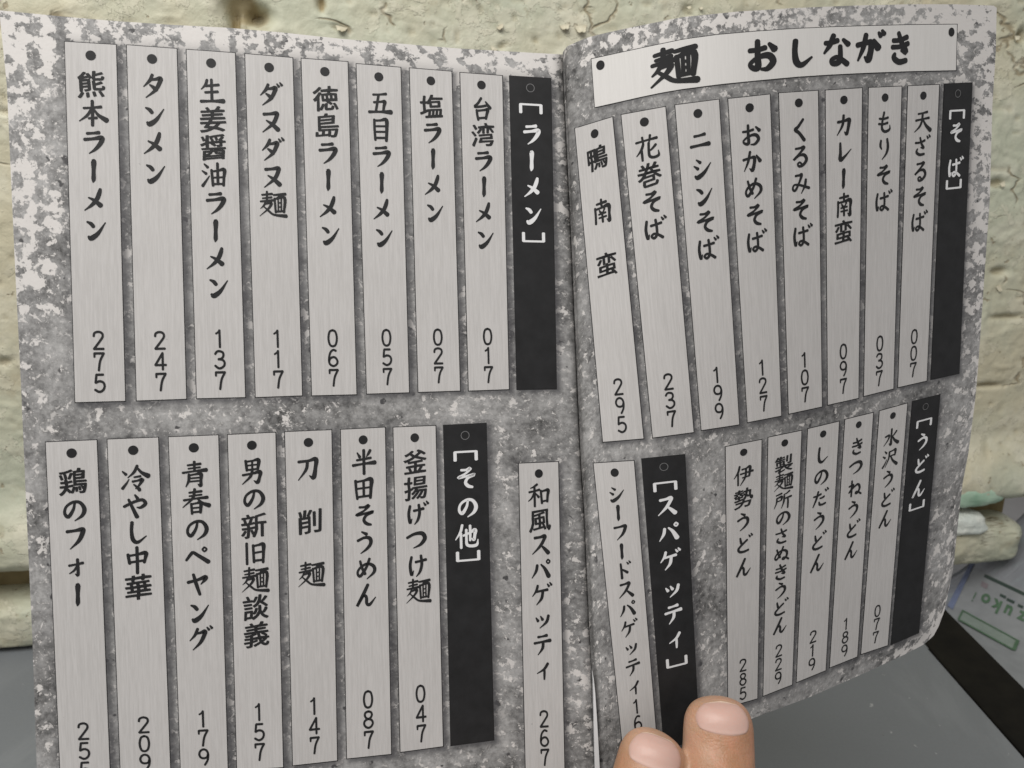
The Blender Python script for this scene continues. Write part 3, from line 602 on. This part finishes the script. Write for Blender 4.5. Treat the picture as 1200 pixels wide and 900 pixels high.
# ------------------------------------------------------------------ wall
def mat_wall():
    t = NT('cream_lumpy_plaster'); geo = t.n('ShaderNodeNewGeometry').outputs['Position']; dirt = attr(t, 'dirt')
    a = t.noise(geo, 14, 4, 0.55); b = t.noise(geo, 55, 5, 0.6, off=(1, 2, 3)); c = t.noise(geo, 240, 4, 0.6)
    col = t.mix(t.step(a, 0.35, 0.65), (0.465, 0.43, 0.31), (0.42, 0.435, 0.335))
    col = t.mix(t.math('MULTIPLY', t.step(b, 0.45, 0.72), 0.55), col, (0.60, 0.58, 0.47, 1))
    col = t.mix(t.math('MULTIPLY', t.step(t.noise(geo, 30, 5, 0.7, off=(9, 1, 4)), 0.56, 0.75), 0.5), col, (0.36, 0.30, 0.19, 1))
    col = t.mix(t.math('MULTIPLY', t.step(c, 0.66, 0.74), 0.4), col, (0.22, 0.18, 0.11, 1))
    vo = t.n('ShaderNodeTexVoronoi', feature='DISTANCE_TO_EDGE'); t.set(vo.inputs['Vector'], t.n('ShaderNodeVectorMath', operation='ADD', i_0=geo, i_1=t.n('ShaderNodeVectorMath', operation='SCALE', i_0=t.n('ShaderNodeTexNoise', i_Scale=40.0).outputs['Color'], i_Scale=0.02).outputs[0]).outputs[0]); vo.inputs['Scale'].default_value = 26
    crk = t.math('MULTIPLY', t.step(vo.outputs['Distance'], 0.03, 0.0), t.step(t.noise(geo, 35, 2, .5, off=(4, 4, 1)), .56, .62))
    col = t.mix(t.math('MULTIPLY', crk, .7), col, (0.20, 0.15, 0.08, 1))
    sp = t.step(t.noise(geo, 150, 3, 0.6, off=(6, 1, 7)), 0.66, 0.70); col = t.mix(t.math('MULTIPLY', sp, .65), col, (0.22, 0.17, 0.10, 1))
    chip = t.step(t.noise(geo, 45, 6, 0.7, .3, off=(3, 7, 7)), 0.555, 0.57)
    col = t.mix(t.math('MULTIPLY', chip, .35), col, (0.56, 0.53, 0.42, 1))
    col = t.mix(dirt, col, t.mix(b, (0.20, 0.145, 0.065), (0.33, 0.26, 0.13)))
    t.bump(t.math('SUBTRACT', t.math('ADD', t.math('ADD', t.noise(geo, 120, 6, 0.65, 0.3), t.math('MULTIPLY', b, 1.2)), t.math('MULTIPLY', chip, .45)), t.math('ADD', crk, t.math('MULTIPLY', sp, .5))), 0.6, 0.0012)
    return t.out(col, 0.55, 0.35)
M_wall = mat_wall()
wall = thing('plaster_wall', 'cream lumpy painted plaster wall with pits and peeling flakes behind the book', 'wall', (0, 3.4, 0))
def wall_disp(u, z):
    ter = fbm(u * 2.6 + 2, z * 3.4, 5, 77, .58); h = 0.0035 * sstep(.515, .535, ter) + 0.0035 * sstep(.60, .615, ter) - .003 * sstep(.43, .42, ter)
    h = h + 0.022 * (fbm(u * 1.1, z * 1.3, 3, 11) - 0.5) + 0.006 * (fbm(u * 5 + 3, z * 6, 4, 23, 0.6) - 0.5) + 0.006 * (fbm(u * 16 + 3, z * 18, 3, 29, 0.6) - 0.5)
    rid = np.abs(fbm(u * 3.3 + .6 * fbm(u * 5, z * 5, 2, 71), z * 4.4, 3, 41) - 0.5); h = h + 0.004 * sstep(0.03, 0.0, rid)
    pit = vnoise(u * 14, z * 19, 51); pit2 = vnoise(u * 21, z * 30, 53)
    p1 = sstep(0.86, 0.97, pit); p2 = sstep(0.86, 0.96, pit2)
    h = h - 0.006 * p1 - 0.007 * p2
    return h, np.clip(0.12 * p1 + 0.22 * p2, 0, 1)
FEAT = []  # (px, py, radius_u, radius_z, depth, dirt)
for f_ in ((281, 6, .07, .08, .10, .75), (300, 17, .05, .04, .09, .5), (272, 24, .018, .05, .06, .9), (287, 36, .07, .025, .04, .2), (376, 4, .016, .03, .03, .9), (1200, 42, .03, .03, .04, .5), (3, 425, .03, .02, .02, .4), (1168, 215, .05, .02, .03, .5), (1172, 318, .05, .02, .03, .4), (1180, 372, .09, .015, .03, .4), (1160, 452, .09, .014, .03, .4), (5, 28, .03, .03, .03, .4), (588, 55, .02, .010, .015, .4), (628, 47, .018, .008, .015, .4), (395, 30, .03, .007, .02, .4), (806, 12, .03, .02, .02, .3), (5, 130, .03, .015, .015, .3)):
    FEAT.append(f_)
prof = [(0, 4.2)] ; 
zs = np.r_[np.linspace(4.2, 0.78, 300), []]
pr = [(0.0, z) for z in zs] + [(0.0 + .10 * float(sstep(.78, .50, z)), z) for z in np.linspace(.77, .47, 30)] + [(.10, .455), (.095, .44), (.085, .425), (.07, .41), (.045, .395), (.015, .385), (-.02, .378), (-.06, .372), (-.12, .366), (-.2, .36)]
pr = np.array(pr); us = np.linspace(-3.4, 7.6, 1100)
Ug, Kg = np.meshgrid(us, np.arange(len(pr)), indexing='ij'); Dg = pr[Kg, 0]; Zg = pr[Kg, 1]
arc = np.r_[0, np.cumsum(np.hypot(*np.diff(pr, axis=0).T))][Kg]
h, dirt = wall_disp(Ug, 5 - arc)
for (fx, fy, ru, rz, dp, dd) in FEAT:
    u0, z0 = wall_at(np.array(fx), np.array(fy))
    wob = 0.35 * (fbm(Ug * 12, Zg * 12, 2, 91) - .5) * 2
    g = np.exp(-(((Ug - u0) / ru) ** 2 + ((Zg - z0) / rz) ** 2) ** 1.4 * (1 + wob))
    h = h - dp * g; dirt = np.maximum(dirt, dd * sstep(0.25, 0.8, g))
rough_bottom = sstep(1.0, .45, Zg)
h = h * (1 - 0.35 * rough_bottom)
P = wallpt(Ug, Dg + h, Zg + 0.02 * (fbm(Ug * 2, Dg * 3 + 2, 3, 61) - .5) * rough_bottom)
build('plaster_surface', P.reshape(-1, 3), gridfaces(len(us), len(pr), False), M_wall, wall, attrs={'dirt': dirt.ravel()}, smooth=True)
u_end = float(wall_at(np.array(1196.), np.array(640.))[0])
# recessed board between wall and ledge
M_rec = mat_simple('brown_recess_board', (0.13, 0.10, 0.045), (0.24, 0.19, 0.095), 40, 0.7, 0.2, (90, 0.5, 0.001))
def slab(name, u0, u1, d0, d1, z0, z1, mat, parent, label=None, nu=40):
    V = []; 
    for u in np.linspace(u0, u1, nu):
        for d, z in ((d0, z0), (d0, z1), (d1, z1), (d1, z0)): V.append(wallpt(np.array(u), d + .01 * math.sin(u * 7), np.array(z)))
    F = [(4 * k + i, 4 * k + (i + 1) % 4, 4 * k + 4 + (i + 1) % 4, 4 * k + 4 + i) for k in range(nu - 1) for i in range(4)] + [(0, 1, 2, 3)[::-1], tuple(4 * nu - 4 + i for i in range(4))]
    return build(name, V, F, mat, parent, label=label)
slab('recess_board', -3.3, u_end - 0.04, -0.12, -0.24, 0.0, 0.40, M_rec, wall, 'brown board recessed between wall and ledge')
# ledge: rounded roll running along the foot of the wall, with a blunt end
lp = [(-.2, .243), (-.05, .241), (.02, .238), (.06, .225), (.082, .205), (.09, .18), (.094, .13), (.09, .075), (.078, .035), (.05, .012), (-.04, .004), (-.2, .002)]
un = np.r_[np.linspace(-3.3, u_end - .15, 760), u_end - .15 + .15 * np.sin(np.linspace(0, np.pi / 2, 16)[1:])]
lp = np.array(lp); kk = np.linspace(0, len(lp) - 1, 44)
lpd = np.interp(kk, np.arange(len(lp)), lp[:, 0]); lpz = np.interp(kk, np.arange(len(lp)), lp[:, 1])
Ug, Kg = np.meshgrid(un, np.arange(44), indexing='ij')
e = np.sqrt(np.clip(1 - ((Ug - (u_end - .15)) / .15).clip(0, 1) ** 2, 0, 1)) ; e = np.where(Ug < u_end - .15, 1, e)
h, dirt = wall_disp(Ug + 20, Kg * .012 + 3); h = h * .8 + .03 * (fbm(Ug * 7, Kg * .16, 4, 81, .6) - .5)
D = lpd[Kg]; Z = lpz[Kg]; D = -.2 + (D + .2) * (0.25 + .75 * e); Z = .11 + (Z - .11) * (0.35 + .65 * e)
P = wallpt(Ug, D + h * e, Z + h * .3)
Fl = [tuple(f) for f in gridfaces(len(un), 44, False)] + [tuple(range((len(un) - 1) * 44, len(un) * 44))]
build('ledge', P.reshape(-1, 3), Fl, M_wall, wall, attrs={'dirt': (dirt * .7).ravel()}, smooth=True, label='rounded cream ledge along the foot of the wall')
# peeling flakes
M_flake = mat_simple('peeling_paint', (0.46, 0.42, 0.31), (0.53, 0.50, 0.39), 200, 0.75, 0.15)
def flake(px, py, w_, h_, curl, rot, depth=.004):
    u0, z0 = wall_at(np.array(float(px)), np.array(float(py))); hb, _ = wall_disp(np.array([u0]), np.array([5 - (4.2 - z0)])); base = float(hb[0]) + .003
    n = 8; m = 6; V = []
    for lay in (0, depth):
        for i in range(n):
            for j in range(m):
                a = i / (n - 1) - .5; b = j / (m - 1)
                ww = w_ * (1 - .35 * b + .12 * math.sin(i * 2.1 + px)); x = a * ww; z = -b * h_ * (1 - .3 * abs(a) + .1 * math.sin(i * 1.7))
                d = base + .55 * curl * b ** 1.6 * (1 - 1.1 * abs(a)) + lay
                xr = x * math.cos(rot) - z * math.sin(rot); zr = x * math.sin(rot) + z * math.cos(rot)
                V.append(wallpt(np.array(u0 + xr), d, np.array(z0 + zr)))
    F = [tuple(f) for f in gridfaces(n, m)] + [tuple(f + n * m) for f in gridfaces(n, m, True)]
    ring = [i * m for i in range(n)] + [(n - 1) * m + j for j in range(1, m)] + [i * m + m - 1 for i in range(n - 2, -1, -1)] + list(range(m - 2, 0, -1))
    F += [(a, b, b + n * m, a + n * m) for a, b in zip(ring, ring[1:] + ring[:1])]
    build('paint_flake', V, F, M_flake, wall, smooth=False)
for f_ in ((662, 29, .045, .02, .03, .15), (681, 30, .055, .03, .04, .1), (806, 8, .018, .012, .02, .3), (820, 9, .018, .012, .02, .2), (400, 31, .05, .02, .025, -.2), (1170, 335, .025, .03, .02, .5), (1192, 42, .03, .02, .02, 0), (1173, 214, .03, .02, .02, .4), (580, 56, .03, .016, .02, -.5), (585, 30, .03, .016, .02, .6)):
    flake(*f_)
# green daub and white chunk near the right end of the ledge
def lump(name, px, py, d, ru, rd, rz, mat, label, cat, seed, sq=2.6):
    u0, z0 = wall_at(np.array(float(px)), np.array(float(py)), d)
    n, m = 40, 24; th, ph = np.meshgrid(np.linspace(0, 2 * np.pi, n, endpoint=False), np.linspace(0.02, np.pi - .02, m), indexing='ij')
    x = np.cos(th) * np.sin(ph); y = np.sin(th) * np.sin(ph); z = np.cos(ph)
    k = (np.abs(x) ** sq + np.abs(y) ** sq + np.abs(z) ** sq) ** (-1 / sq)
    k = k * (1 + .35 * (fbm(x * 2 + z * 1.3 + 9, y * 2 + z + 9, 3, seed) - .5) + .12 * (fbm(x * 8 + 20, y * 8 + z * 9 + 20, 2, seed + 5) - .5))
    P = wallpt(u0 + x * k * ru, d + y * k * rd, z0 + z * k * rz).reshape(-1, 3)
    F = [((i % n) * m + j, (i % n) * m + j + 1, ((i + 1) % n) * m + j + 1, ((i + 1) % n) * m + j) for i in range(n) for j in range(m - 1)]
    F += [tuple(i * m for i in range(n)), tuple(i * m + m - 1 for i in range(n))[::-1]]
    o = build(name, P, F, mat, None, smooth=True)
    o['label'] = label; o['category'] = cat
    return o
M_green = mat_simple('green_film', (0.22, 0.36, 0.25), (0.42, 0.54, 0.42), 50, 0.35, 0.5, (150, 0.4, 0.001))
M_chunk = mat_simple('pale_chunk', (0.50, 0.54, 0.50), (0.68, 0.69, 0.62), 70, 0.6, 0.3, (200, 0.6, 0.002))
lump('green_scrap', 1142, 581, .075, .16, .035, .06, M_green, 'pale green scrap stuck under the lip of the wall beside the right page', 'scrap', 5)
lump('plaster_chunk', 1118, 611, .035, .17, .08, .062, M_chunk, 'whitish plaster chunk resting on the right end of the ledge', 'plaster chunk', 9, 3.2)
# ------------------------------------------------------------------ packet beyond the desk
def packet_z(x, y): return -0.25 + 0.75 * sstep(2.55, 3.4, x) * sstep(2.7, 3.7, y) + 0.04 * (fbm(x * 2.2, y * 2.2, 3, 31) - .5) + .02 * np.sin(x * 5 + y * 3)
def mat_packet():
    t = NT('cloudy_plastic_film'); geo = t.n('ShaderNodeNewGeometry').outputs['Position']
    a = t.noise(geo, 22, 3, 0.5); b = t.noise(geo, 60, 3, 0.5, 0.4, off=(2, 2, 2), stretch=(1, 3, 1))
    col = t.mix(t.step(a, .35, .65), (0.18, 0.19, 0.21), (0.24, 0.248, 0.262)); col = t.mix(t.math('MULTIPLY', t.step(b, .5, .7), .4), col, (0.28, 0.33, 0.33, 1))
    t.bump(b, 0.5, 0.002)
    return t.out(col, 0.3, 0.5)
packet = thing('plastic_packet', 'creased bluish white plastic packet with green upside down lettering beyond the black desk edge', 'packet', (2.9, 3.0, -0.25))
xs = np.linspace(2.0, 5.6, 120); ys = np.linspace(.8, 3.95, 110); Xg, Yg = np.meshgrid(xs, ys, indexing='ij'); Zg = packet_z(Xg, Yg)
n = Xg.size; Vt = np.stack([Xg, Yg, Zg], -1).reshape(-1, 3); Vb = Vt - np.array([0, 0, .05])
Fp = [tuple(f) for f in gridfaces(120, 110, True)] + [tuple(f + n) for f in gridfaces(120, 110)]
ring = [i * 110 for i in range(120)] + [119 * 110 + j for j in range(1, 110)] + [i * 110 + 109 for i in range(118, -1, -1)] + list(range(108, 0, -1))
Fp += [(a, b, b + n, a + n) for a, b in zip(ring, ring[1:] + ring[:1])]
build('film', np.r_[Vt, Vb], Fp, mat_packet(), packet, smooth=True)
M_gr = mat_ink('green_print', 0.1); M_gr.node_tree.nodes['Principled BSDF'].inputs['Base Color'].default_value
def flat(name, c, rough=.4):
    t = NT(name); geo = t.n('ShaderNodeNewGeometry').outputs['Position']
    return t.out(t.mix(t.noise(geo, 150, 3, .5), tuple(v * .8 for v in c), tuple(v * 1.15 for v in c)), rough, .4)
M_gr = flat('green_print_ink', (0.075, 0.135, 0.08)); M_pg = flat('pale_green_print', (0.205, 0.245, 0.215)); M_dk = flat('dark_print', (0.04, 0.06, 0.05)); M_bl = flat('blue_print', (0.14, 0.17, 0.27)); M_wh = flat('white_print_panel', (0.235, 0.245, 0.25))
def packet_pt(px, py):
    px = np.asarray(px, float); py = np.asarray(py, float); r = ray(px, py); t = (-0.25 - CAMH) / r[..., 2]
    tt = np.linspace(2.0, 7.0, 1500); out = np.zeros(px.shape)
    for k in range(px.size):
        P = np.array([0, 0, CAMH]) + tt[:, None] * r.reshape(-1, 3)[k]
        hit = np.nonzero(P[:, 2] < packet_z(P[:, 0], P[:, 1]))[0]; out.flat[k] = tt[hit[0]] if len(hit) else tt[-1]
    return r * out[..., None] + np.array([0, 0, CAMH])
def pquad(name, pts, lift, mat, n=14):
    s, t = np.meshgrid(np.linspace(0, 1, n), np.linspace(0, 1, n), indexing='ij'); Q = quadpt([pts[0], pts[1], pts[3], pts[2]], s.ravel(), t.ravel())
    P = packet_pt(Q[:, 0], Q[:, 1]) + np.array([0, 0, lift])
    return build(name, P, gridfaces(n, n, True), mat, packet)
pquad('printed_panel', [(1140, 664), (1300, 740), (1245, 860), (1096, 740)], .004, M_wh)
pquad('printed_line', [(1154, 674), (1290, 738), (1289, 742), (1152.5, 677.5)], .008, M_dk)
pquad('printed_bar', [(1137, 660), (1141.5, 662), (1116, 716), (1110, 711)], .008, M_bl)
pquad('printed_box', [(1128, 717), (1193, 753), (1188, 764), (1123, 728)], .008, M_pg)
for a in ([(1127.5, 716.5), (1193.5, 752.5), (1193, 754), (1127, 718)], [(1123, 727), (1188, 763), (1187, 764.7), (1122, 728.5)], [(1127, 717), (1129, 718), (1124, 728), (1122, 727)], [(1190.5, 751), (1194.5, 753), (1189.5, 765), (1185.5, 763)]):
    pquad('printed_box_outline', a, .012, M_gr, 5)
for a in ([(1150.5, 682), (1158, 686), (1156, 692), (1149, 688)],): pquad('printed_mark', a, .008, flat('grey_print', (.2, .17, .18)), 5)
for x, y, l in ((1172, 697, 7), (1180, 702, 9), (1193, 709, 6), (1203, 714, 9)): pquad('printed_mark', [(x, y), (x + l, y + l * .45), (x + l - 1, y + l * .45 + 3), (x - 1, y + 3)], .008, M_dk, 4)
# lettering "zukoi", upside down, running to the upper left
B = Bag(); bx = 0
for ch, cx, cy, sz in (('i', 1141.5, 700.5, 15), ('o', 1154.5, 704, 17.5), ('k', 1167, 710.5, 17.5), ('u', 1181, 717.5, 17.5), ('z', 1197, 724.5, 17.5)):
    V, F = noto(ch, 0.035 if ch != 'i' else 0.0); xm = (V[:, 0].min() + V[:, 0].max()) / 2; ym = .27 if ch != 'k' else .27
    a = (V[:, 0] - xm) * sz * 1.15; b = (V[:, 1] - ym) * sz * 1.2
    ux, uy = -0.895, -0.445                # text direction in the picture (towards upper left)
    vx, vy = -0.42, 0.90                   # letter "up" points down the picture
    X = cx + a * ux + b * vx; Y = cy + a * uy + b * vy
    B.add(packet_pt(X, Y) + np.array([0, 0, .011]), F)
build('packet_lettering', np.concatenate(B.V), B.F, M_gr, packet, label='green lettering reading zukoi upside down')
# low shelf under the packet, floor
def flatbox(name, x0, x1, y0, y1, z0, z1, mat, kind='structure'):
    V = [(x, y, z) for z in (z0, z1) for x, y in ((x0, y0), (x1, y0), (x1, y1), (x0, y1))]
    o = build(name, V, [(3, 2, 1, 0), (4, 5, 6, 7), (0, 1, 5, 4), (1, 2, 6, 5), (2, 3, 7, 6), (3, 0, 4, 7)], mat)
    o['kind'] = kind; return o
flatbox('low_shelf', 2.2, 7, -1, 4.6, -0.8, -0.34, mat_simple('shelf_grey', (.2, .2, .2), (.3, .3, .3), 30))
flatbox('floor', -30, 30, -25, 30, -7.5, -7.3, mat_simple('floor_grey', (.22, .21, .2), (.3, .29, .28), 3))
# ------------------------------------------------------------------ hand
person = thing('person', 'bare hand reaching from below with two fingertips pressed on the foot of the right page', 'person', (0.35, 0.9, 0.6))
def cpx(px, py, z): return cam2world(np.array([(px - 600) / FPX * z, (py - 450) / FPX * z, z]))
def tube(path, rads, flat_=1.0, up=None, n=28, m=60, tipround=True):
    """loft along a path with round tip at the first point; rads: half width"""
    path = np.array(path, float); d = np.r_[0, np.cumsum(np.linalg.norm(np.diff(path, axis=0), axis=1))]
    rads = np.array(rads, float); L = d[-1]
    s = np.r_[np.linspace(0, 1, 16, endpoint=False) ** 1.7 * rads[0] * 1.25, np.linspace(rads[0] * 1.25, L, m)]
    def cr(q):
        return np.stack([np.interp(q, d, path[:, k]) for k in range(3)], -1)
    k = 5; C = np.mean([cr(np.clip(s + o, 0, L)) for o in np.linspace(-.05, .05, 7)], axis=0) if L > .3 else cr(s)
    R = np.interp(s, d, rads); tip = rads[0] * 1.15
    R = R * np.where(s < tip, np.sqrt(np.clip(1 - (1 - s / tip) ** 2.2, 0.0004, 1)), 1)
    e = len(s) - 1; endr = np.clip((L - s) / (rads[-1] * .6), 0, 1); R = R * np.sqrt(np.clip(1 - (1 - endr) ** 2, 0.0004, 1))
    T = np.gradient(C, axis=0); T /= np.linalg.norm(T, axis=1, keepdims=True) + 1e-9
    up = np.array(up if up is not None else (0, -1, 0), float)
    W = np.cross(T, up); W /= np.linalg.norm(W, axis=1, keepdims=True); H = np.cross(W, T)
    a = np.linspace(0, 2 * np.pi, n, endpoint=False)
    V = C[:, None] + R[:, None, None] * (np.cos(a)[None, :, None] * W[:, None] + flat_ * np.sin(a)[None, :, None] * H[:, None])
    F = [(i * n + j, i * n + (j + 1) % n, (i + 1) * n + (j + 1) % n, (i + 1) * n + j) for i in range(len(s) - 1) for j in range(n)]
    F += [tuple(range(n))[::-1], tuple(range((len(s) - 1) * n, len(s) * n))]
    return V.reshape(-1, 3), F, (C, R, W, H, T, s)
zr, zl = 1.495, 1.455
toward = cam2world(np.array([0, 0, -1.])) - cam2world(np.array([0, 0, 0.]))
fR = [cpx(841, 807, zr + .015), cpx(842, 850, zr), cpx(841.5, 900, zr - .03), cpx(840, 960, zr - .10), (0.40, 1.00, 0.74), (0.38, .86, .66), (0.36, 0.62, 0.53), (0.34, .45, .47)]
fL = [cpx(774, 847, zl + .015), cpx(763, 885, zl), cpx(757, 930, zl - .03), cpx(750, 980, zl - .10), (0.22, .98, 0.68), (0.20, .84, .60), (0.18, 0.60, 0.47), (0.17, .45, .42)]
parts = []
tR = tube(fR, [.0675, .070, .0725, .076, .080, .083, .09, .09], .86, toward)
tL = tube(fL, [.056, .066, .073, .076, .080, .083, .09, .09], .86, toward)
parts += [tR[:2], tL[:2]]
parts.append(tube([(.62, .98, .42), (.60, 1.07, .52), (.58, 1.0, .62), (.56, .84, .60), (.53, .6, .50), (.5, .4, .44)], [.06, .068, .074, .08, .088, .09], .9, (0, 0, 1))[:2])
parts.append(tube([(.76, .82, .36), (.75, .90, .43), (.73, .86, .52), (.71, .72, .52), (.67, .52, .45), (.62, .35, .40)], [.052, .06, .066, .07, .08, .085], .9, (0, 0, 1))[:2])
parts.append(tube([(.24, 1.50, 1.00), (.23, 1.47, .90), (.19, 1.36, .72), (.12, 1.10, .52), (.10, .82, .40), (.16, .50, .34), (.28, .2, .30)], [.078, .085, .085, .085, .105, .13, .14], .85, (0, -1, .5))[:2])
for yy in np.linspace(0, 1, 5):           # palm
    x = .16 + .48 * yy
    parts.append(tube([(x, .78 - .12 * yy, .50), (x * .9 + .04, .45, .42), (.30 + (x - .38) * .55, .05, .28), (.33 + (x - .38) * .35, -.15, .24)], [.10, .125, .14, .15], .95, (0, 0, 1))[:2])
parts.append(tube([(.34, .15, .28), (.34, -.2, .24), (.36, -.7, .28), (.40, -1.3, .36)], [.20, .24, .27, .30], .72, (0, 0, 1))[:2])
Vh = []; Fh = []; n = 0
for v, f in parts:
    Vh.append(v); Fh += [tuple(i + n for i in q) for q in f]; n += len(v)
def mat_skin():
    t = NT('skin'); geo = t.n('ShaderNodeNewGeometry').outputs['Position']
    a = t.noise(geo, 60, 3, .5); b = t.noise(geo, 300, 4, .6); c = t.noise(geo, 1100, 3, .6)
    col = t.mix(t.step(a, .3, .7), (0.285, 0.145, 0.075), (0.36, 0.21, 0.125)); col = t.mix(t.math('MULTIPLY', t.step(b, .4, .65), .35), col, (0.44, 0.20, 0.125, 1))
    tp = attr(t, 'tip'); col = t.mix(t.math('MULTIPLY', tp, .6), col, (0.44, 0.285, 0.20, 1))
    vor = t.n('ShaderNodeTexVoronoi', feature='DISTANCE_TO_EDGE'); t.set(vor.inputs['Vector'], t.n('ShaderNodeMapping', i_0=geo).outputs[0]); vor.inputs['Scale'].default_value = 1300
    wr = t.noise(geo, 260, 3, .5, .3, stretch=(.3, 1, 3.0))
    mot = t.step(t.noise(geo, 140, 3, .6, off=(1, 5, 2)), .42, .62); col = t.mix(t.math('MULTIPLY', mot, .22), col, (0.40, 0.20, 0.14, 1))
    hgt = t.math('ADD', t.math('MULTIPLY', t.step(vor.outputs['Distance'], 0, .25), .35), t.math('ADD', c, t.math('MULTIPLY', wr, 2.0)))
    t.bump(hgt, 0.24, 0.0003)
    t.b.inputs['Subsurface Weight'].default_value = .25; t.b.inputs['Subsurface Radius'].default_value = (.0030, .0012, .0006); t.b.inputs['Subsurface Scale'].default_value = 1.0
    return t.out(col, 0.45, 0.4)
M_skin = mat_skin()
ho = build('hand', np.concatenate(Vh), Fh, M_skin, person)
md = ho.modifiers.new('r', 'REMESH'); md.mode = 'VOXEL'; md.voxel_size = 0.00055
md2 = ho.modifiers.new('s', 'SMOOTH'); md2.iterations = 4; md2.factor = .5
me = bpy.data.meshes.new_from_object(ho.evaluated_get(bpy.context.evaluated_depsgraph_get())); ho.modifiers.clear(); ho.data = me
me.materials.clear(); me.materials.append(M_skin)
me.polygons.foreach_set('use_smooth', np.ones(len(me.polygons), bool))
co = np.empty(len(me.vertices) * 3, np.float32); me.vertices.foreach_get('co', co); co = co.reshape(-1, 3) / S + np.array(person.location) / S
dm = np.minimum(np.linalg.norm(co - np.array(fR[0]), axis=1), np.linalg.norm(co - np.array(fL[0]), axis=1))
at = me.attributes.new('tip', 'FLOAT', 'POINT'); at.data.foreach_set('value', (1 - sstep(.03, .12, dm)).astype(np.float32)); me.update()
def mat_nail():
    t = NT('fingernail'); uv = uvnode(t); sx = t.n('ShaderNodeSeparateXYZ', i_0=uv)
    geo = t.n('ShaderNodeNewGeometry').outputs['Position']
    v = sx.outputs[1]
    free = t.step(t.math('ADD', v, t.math('MULTIPLY', t.noise(geo, 300, 2, .5), .03)), .93, .985)
    col = t.mix(t.noise(geo, 90, 3, .5), (0.42, 0.26, 0.215), (0.47, 0.315, 0.265))
    lun = t.step(v, .0, .30, 1, 0); col = t.mix(t.math('MULTIPLY', lun, .25), col, (0.68, 0.50, 0.44, 1))
    col = t.mix(t.math('MULTIPLY', free, .75), col, (0.70, 0.56, 0.42, 1))
    ax = t.math('ABSOLUTE', t.math('SUBTRACT', sx.outputs[0], .5)); lo = t.math('SUBTRACT', .5, v)
    ed = t.math('MAXIMUM', ax, lo); col = t.mix(t.math('MULTIPLY', t.step(ed, .40, .5), .85), col, (0.46, 0.27, 0.18, 1))
    t.bump(t.noise(uv, 40, 2, .5, stretch=(4, .15, 1)), .12, .0003)
    t.b.inputs['Subsurface Weight'].default_value = .15; t.b.inputs['Subsurface Radius'].default_value = (.002, .001, .0008); t.b.inputs['Subsurface Scale'].default_value = 1
    return t.out(col, 0.42, 0.35)
M_nail = mat_nail()
def nail(tb, s0, s1, half, yaw):
    C, R, W, H, T, s = tb; n, m = 25, 31
    a = np.linspace(-1, 1, n); b = np.linspace(-1, 1, m); A_, B_ = np.meshgrid(a, b, indexing='ij')
    # squash a square into a rounded nail outline
    X = A_ * np.sqrt(1 - .50 * B_ ** 2 * (B_ < 0) - .28 * B_ ** 2 * (B_ > 0)); Y = B_ * np.sqrt(1 - .5 * A_ ** 2)
    ss = (s0 + s1) / 2 - Y * (s1 - s0) / 2                # Y=+1 towards the fingertip
    ang = np.pi / 2 + yaw + X * half
    def I(F_): return np.stack([np.interp(ss, s, F_[:, k]) for k in range(F_.shape[1])], -1)
    Cc, Ww, Hh = I(C), I(W), I(H); Rr = np.interp(ss, s, R)[..., None]
    edge = np.clip(1 - np.maximum(np.abs(A_), np.abs(B_)), 0, 1)
    lift = (-.002 + .0035 * sstep(0, .2, edge) + .003 * sstep(0, 1, edge))[..., None]
    P = Cc + (Rr + lift) * (np.cos(ang)[..., None] * Ww + .86 * np.sin(ang)[..., None] * Hh)
    build('nail', P.reshape(-1, 3), gridfaces(n, m), M_nail, person, uv=np.stack([A_.ravel() * .5 + .5, B_.ravel() * .5 + .5], 1), smooth=True)
NY, NY2 = -0.06, -0.15
sgn = 1 if (np.dot(tR[2][3][10], toward) > 0) else -1
nail(tR[2], .006, .086, 1.02, (0.0 if sgn > 0 else np.pi) + NY)
nail(tL[2], .008, .094, 1.02, (0.0 if sgn > 0 else np.pi) + NY2)
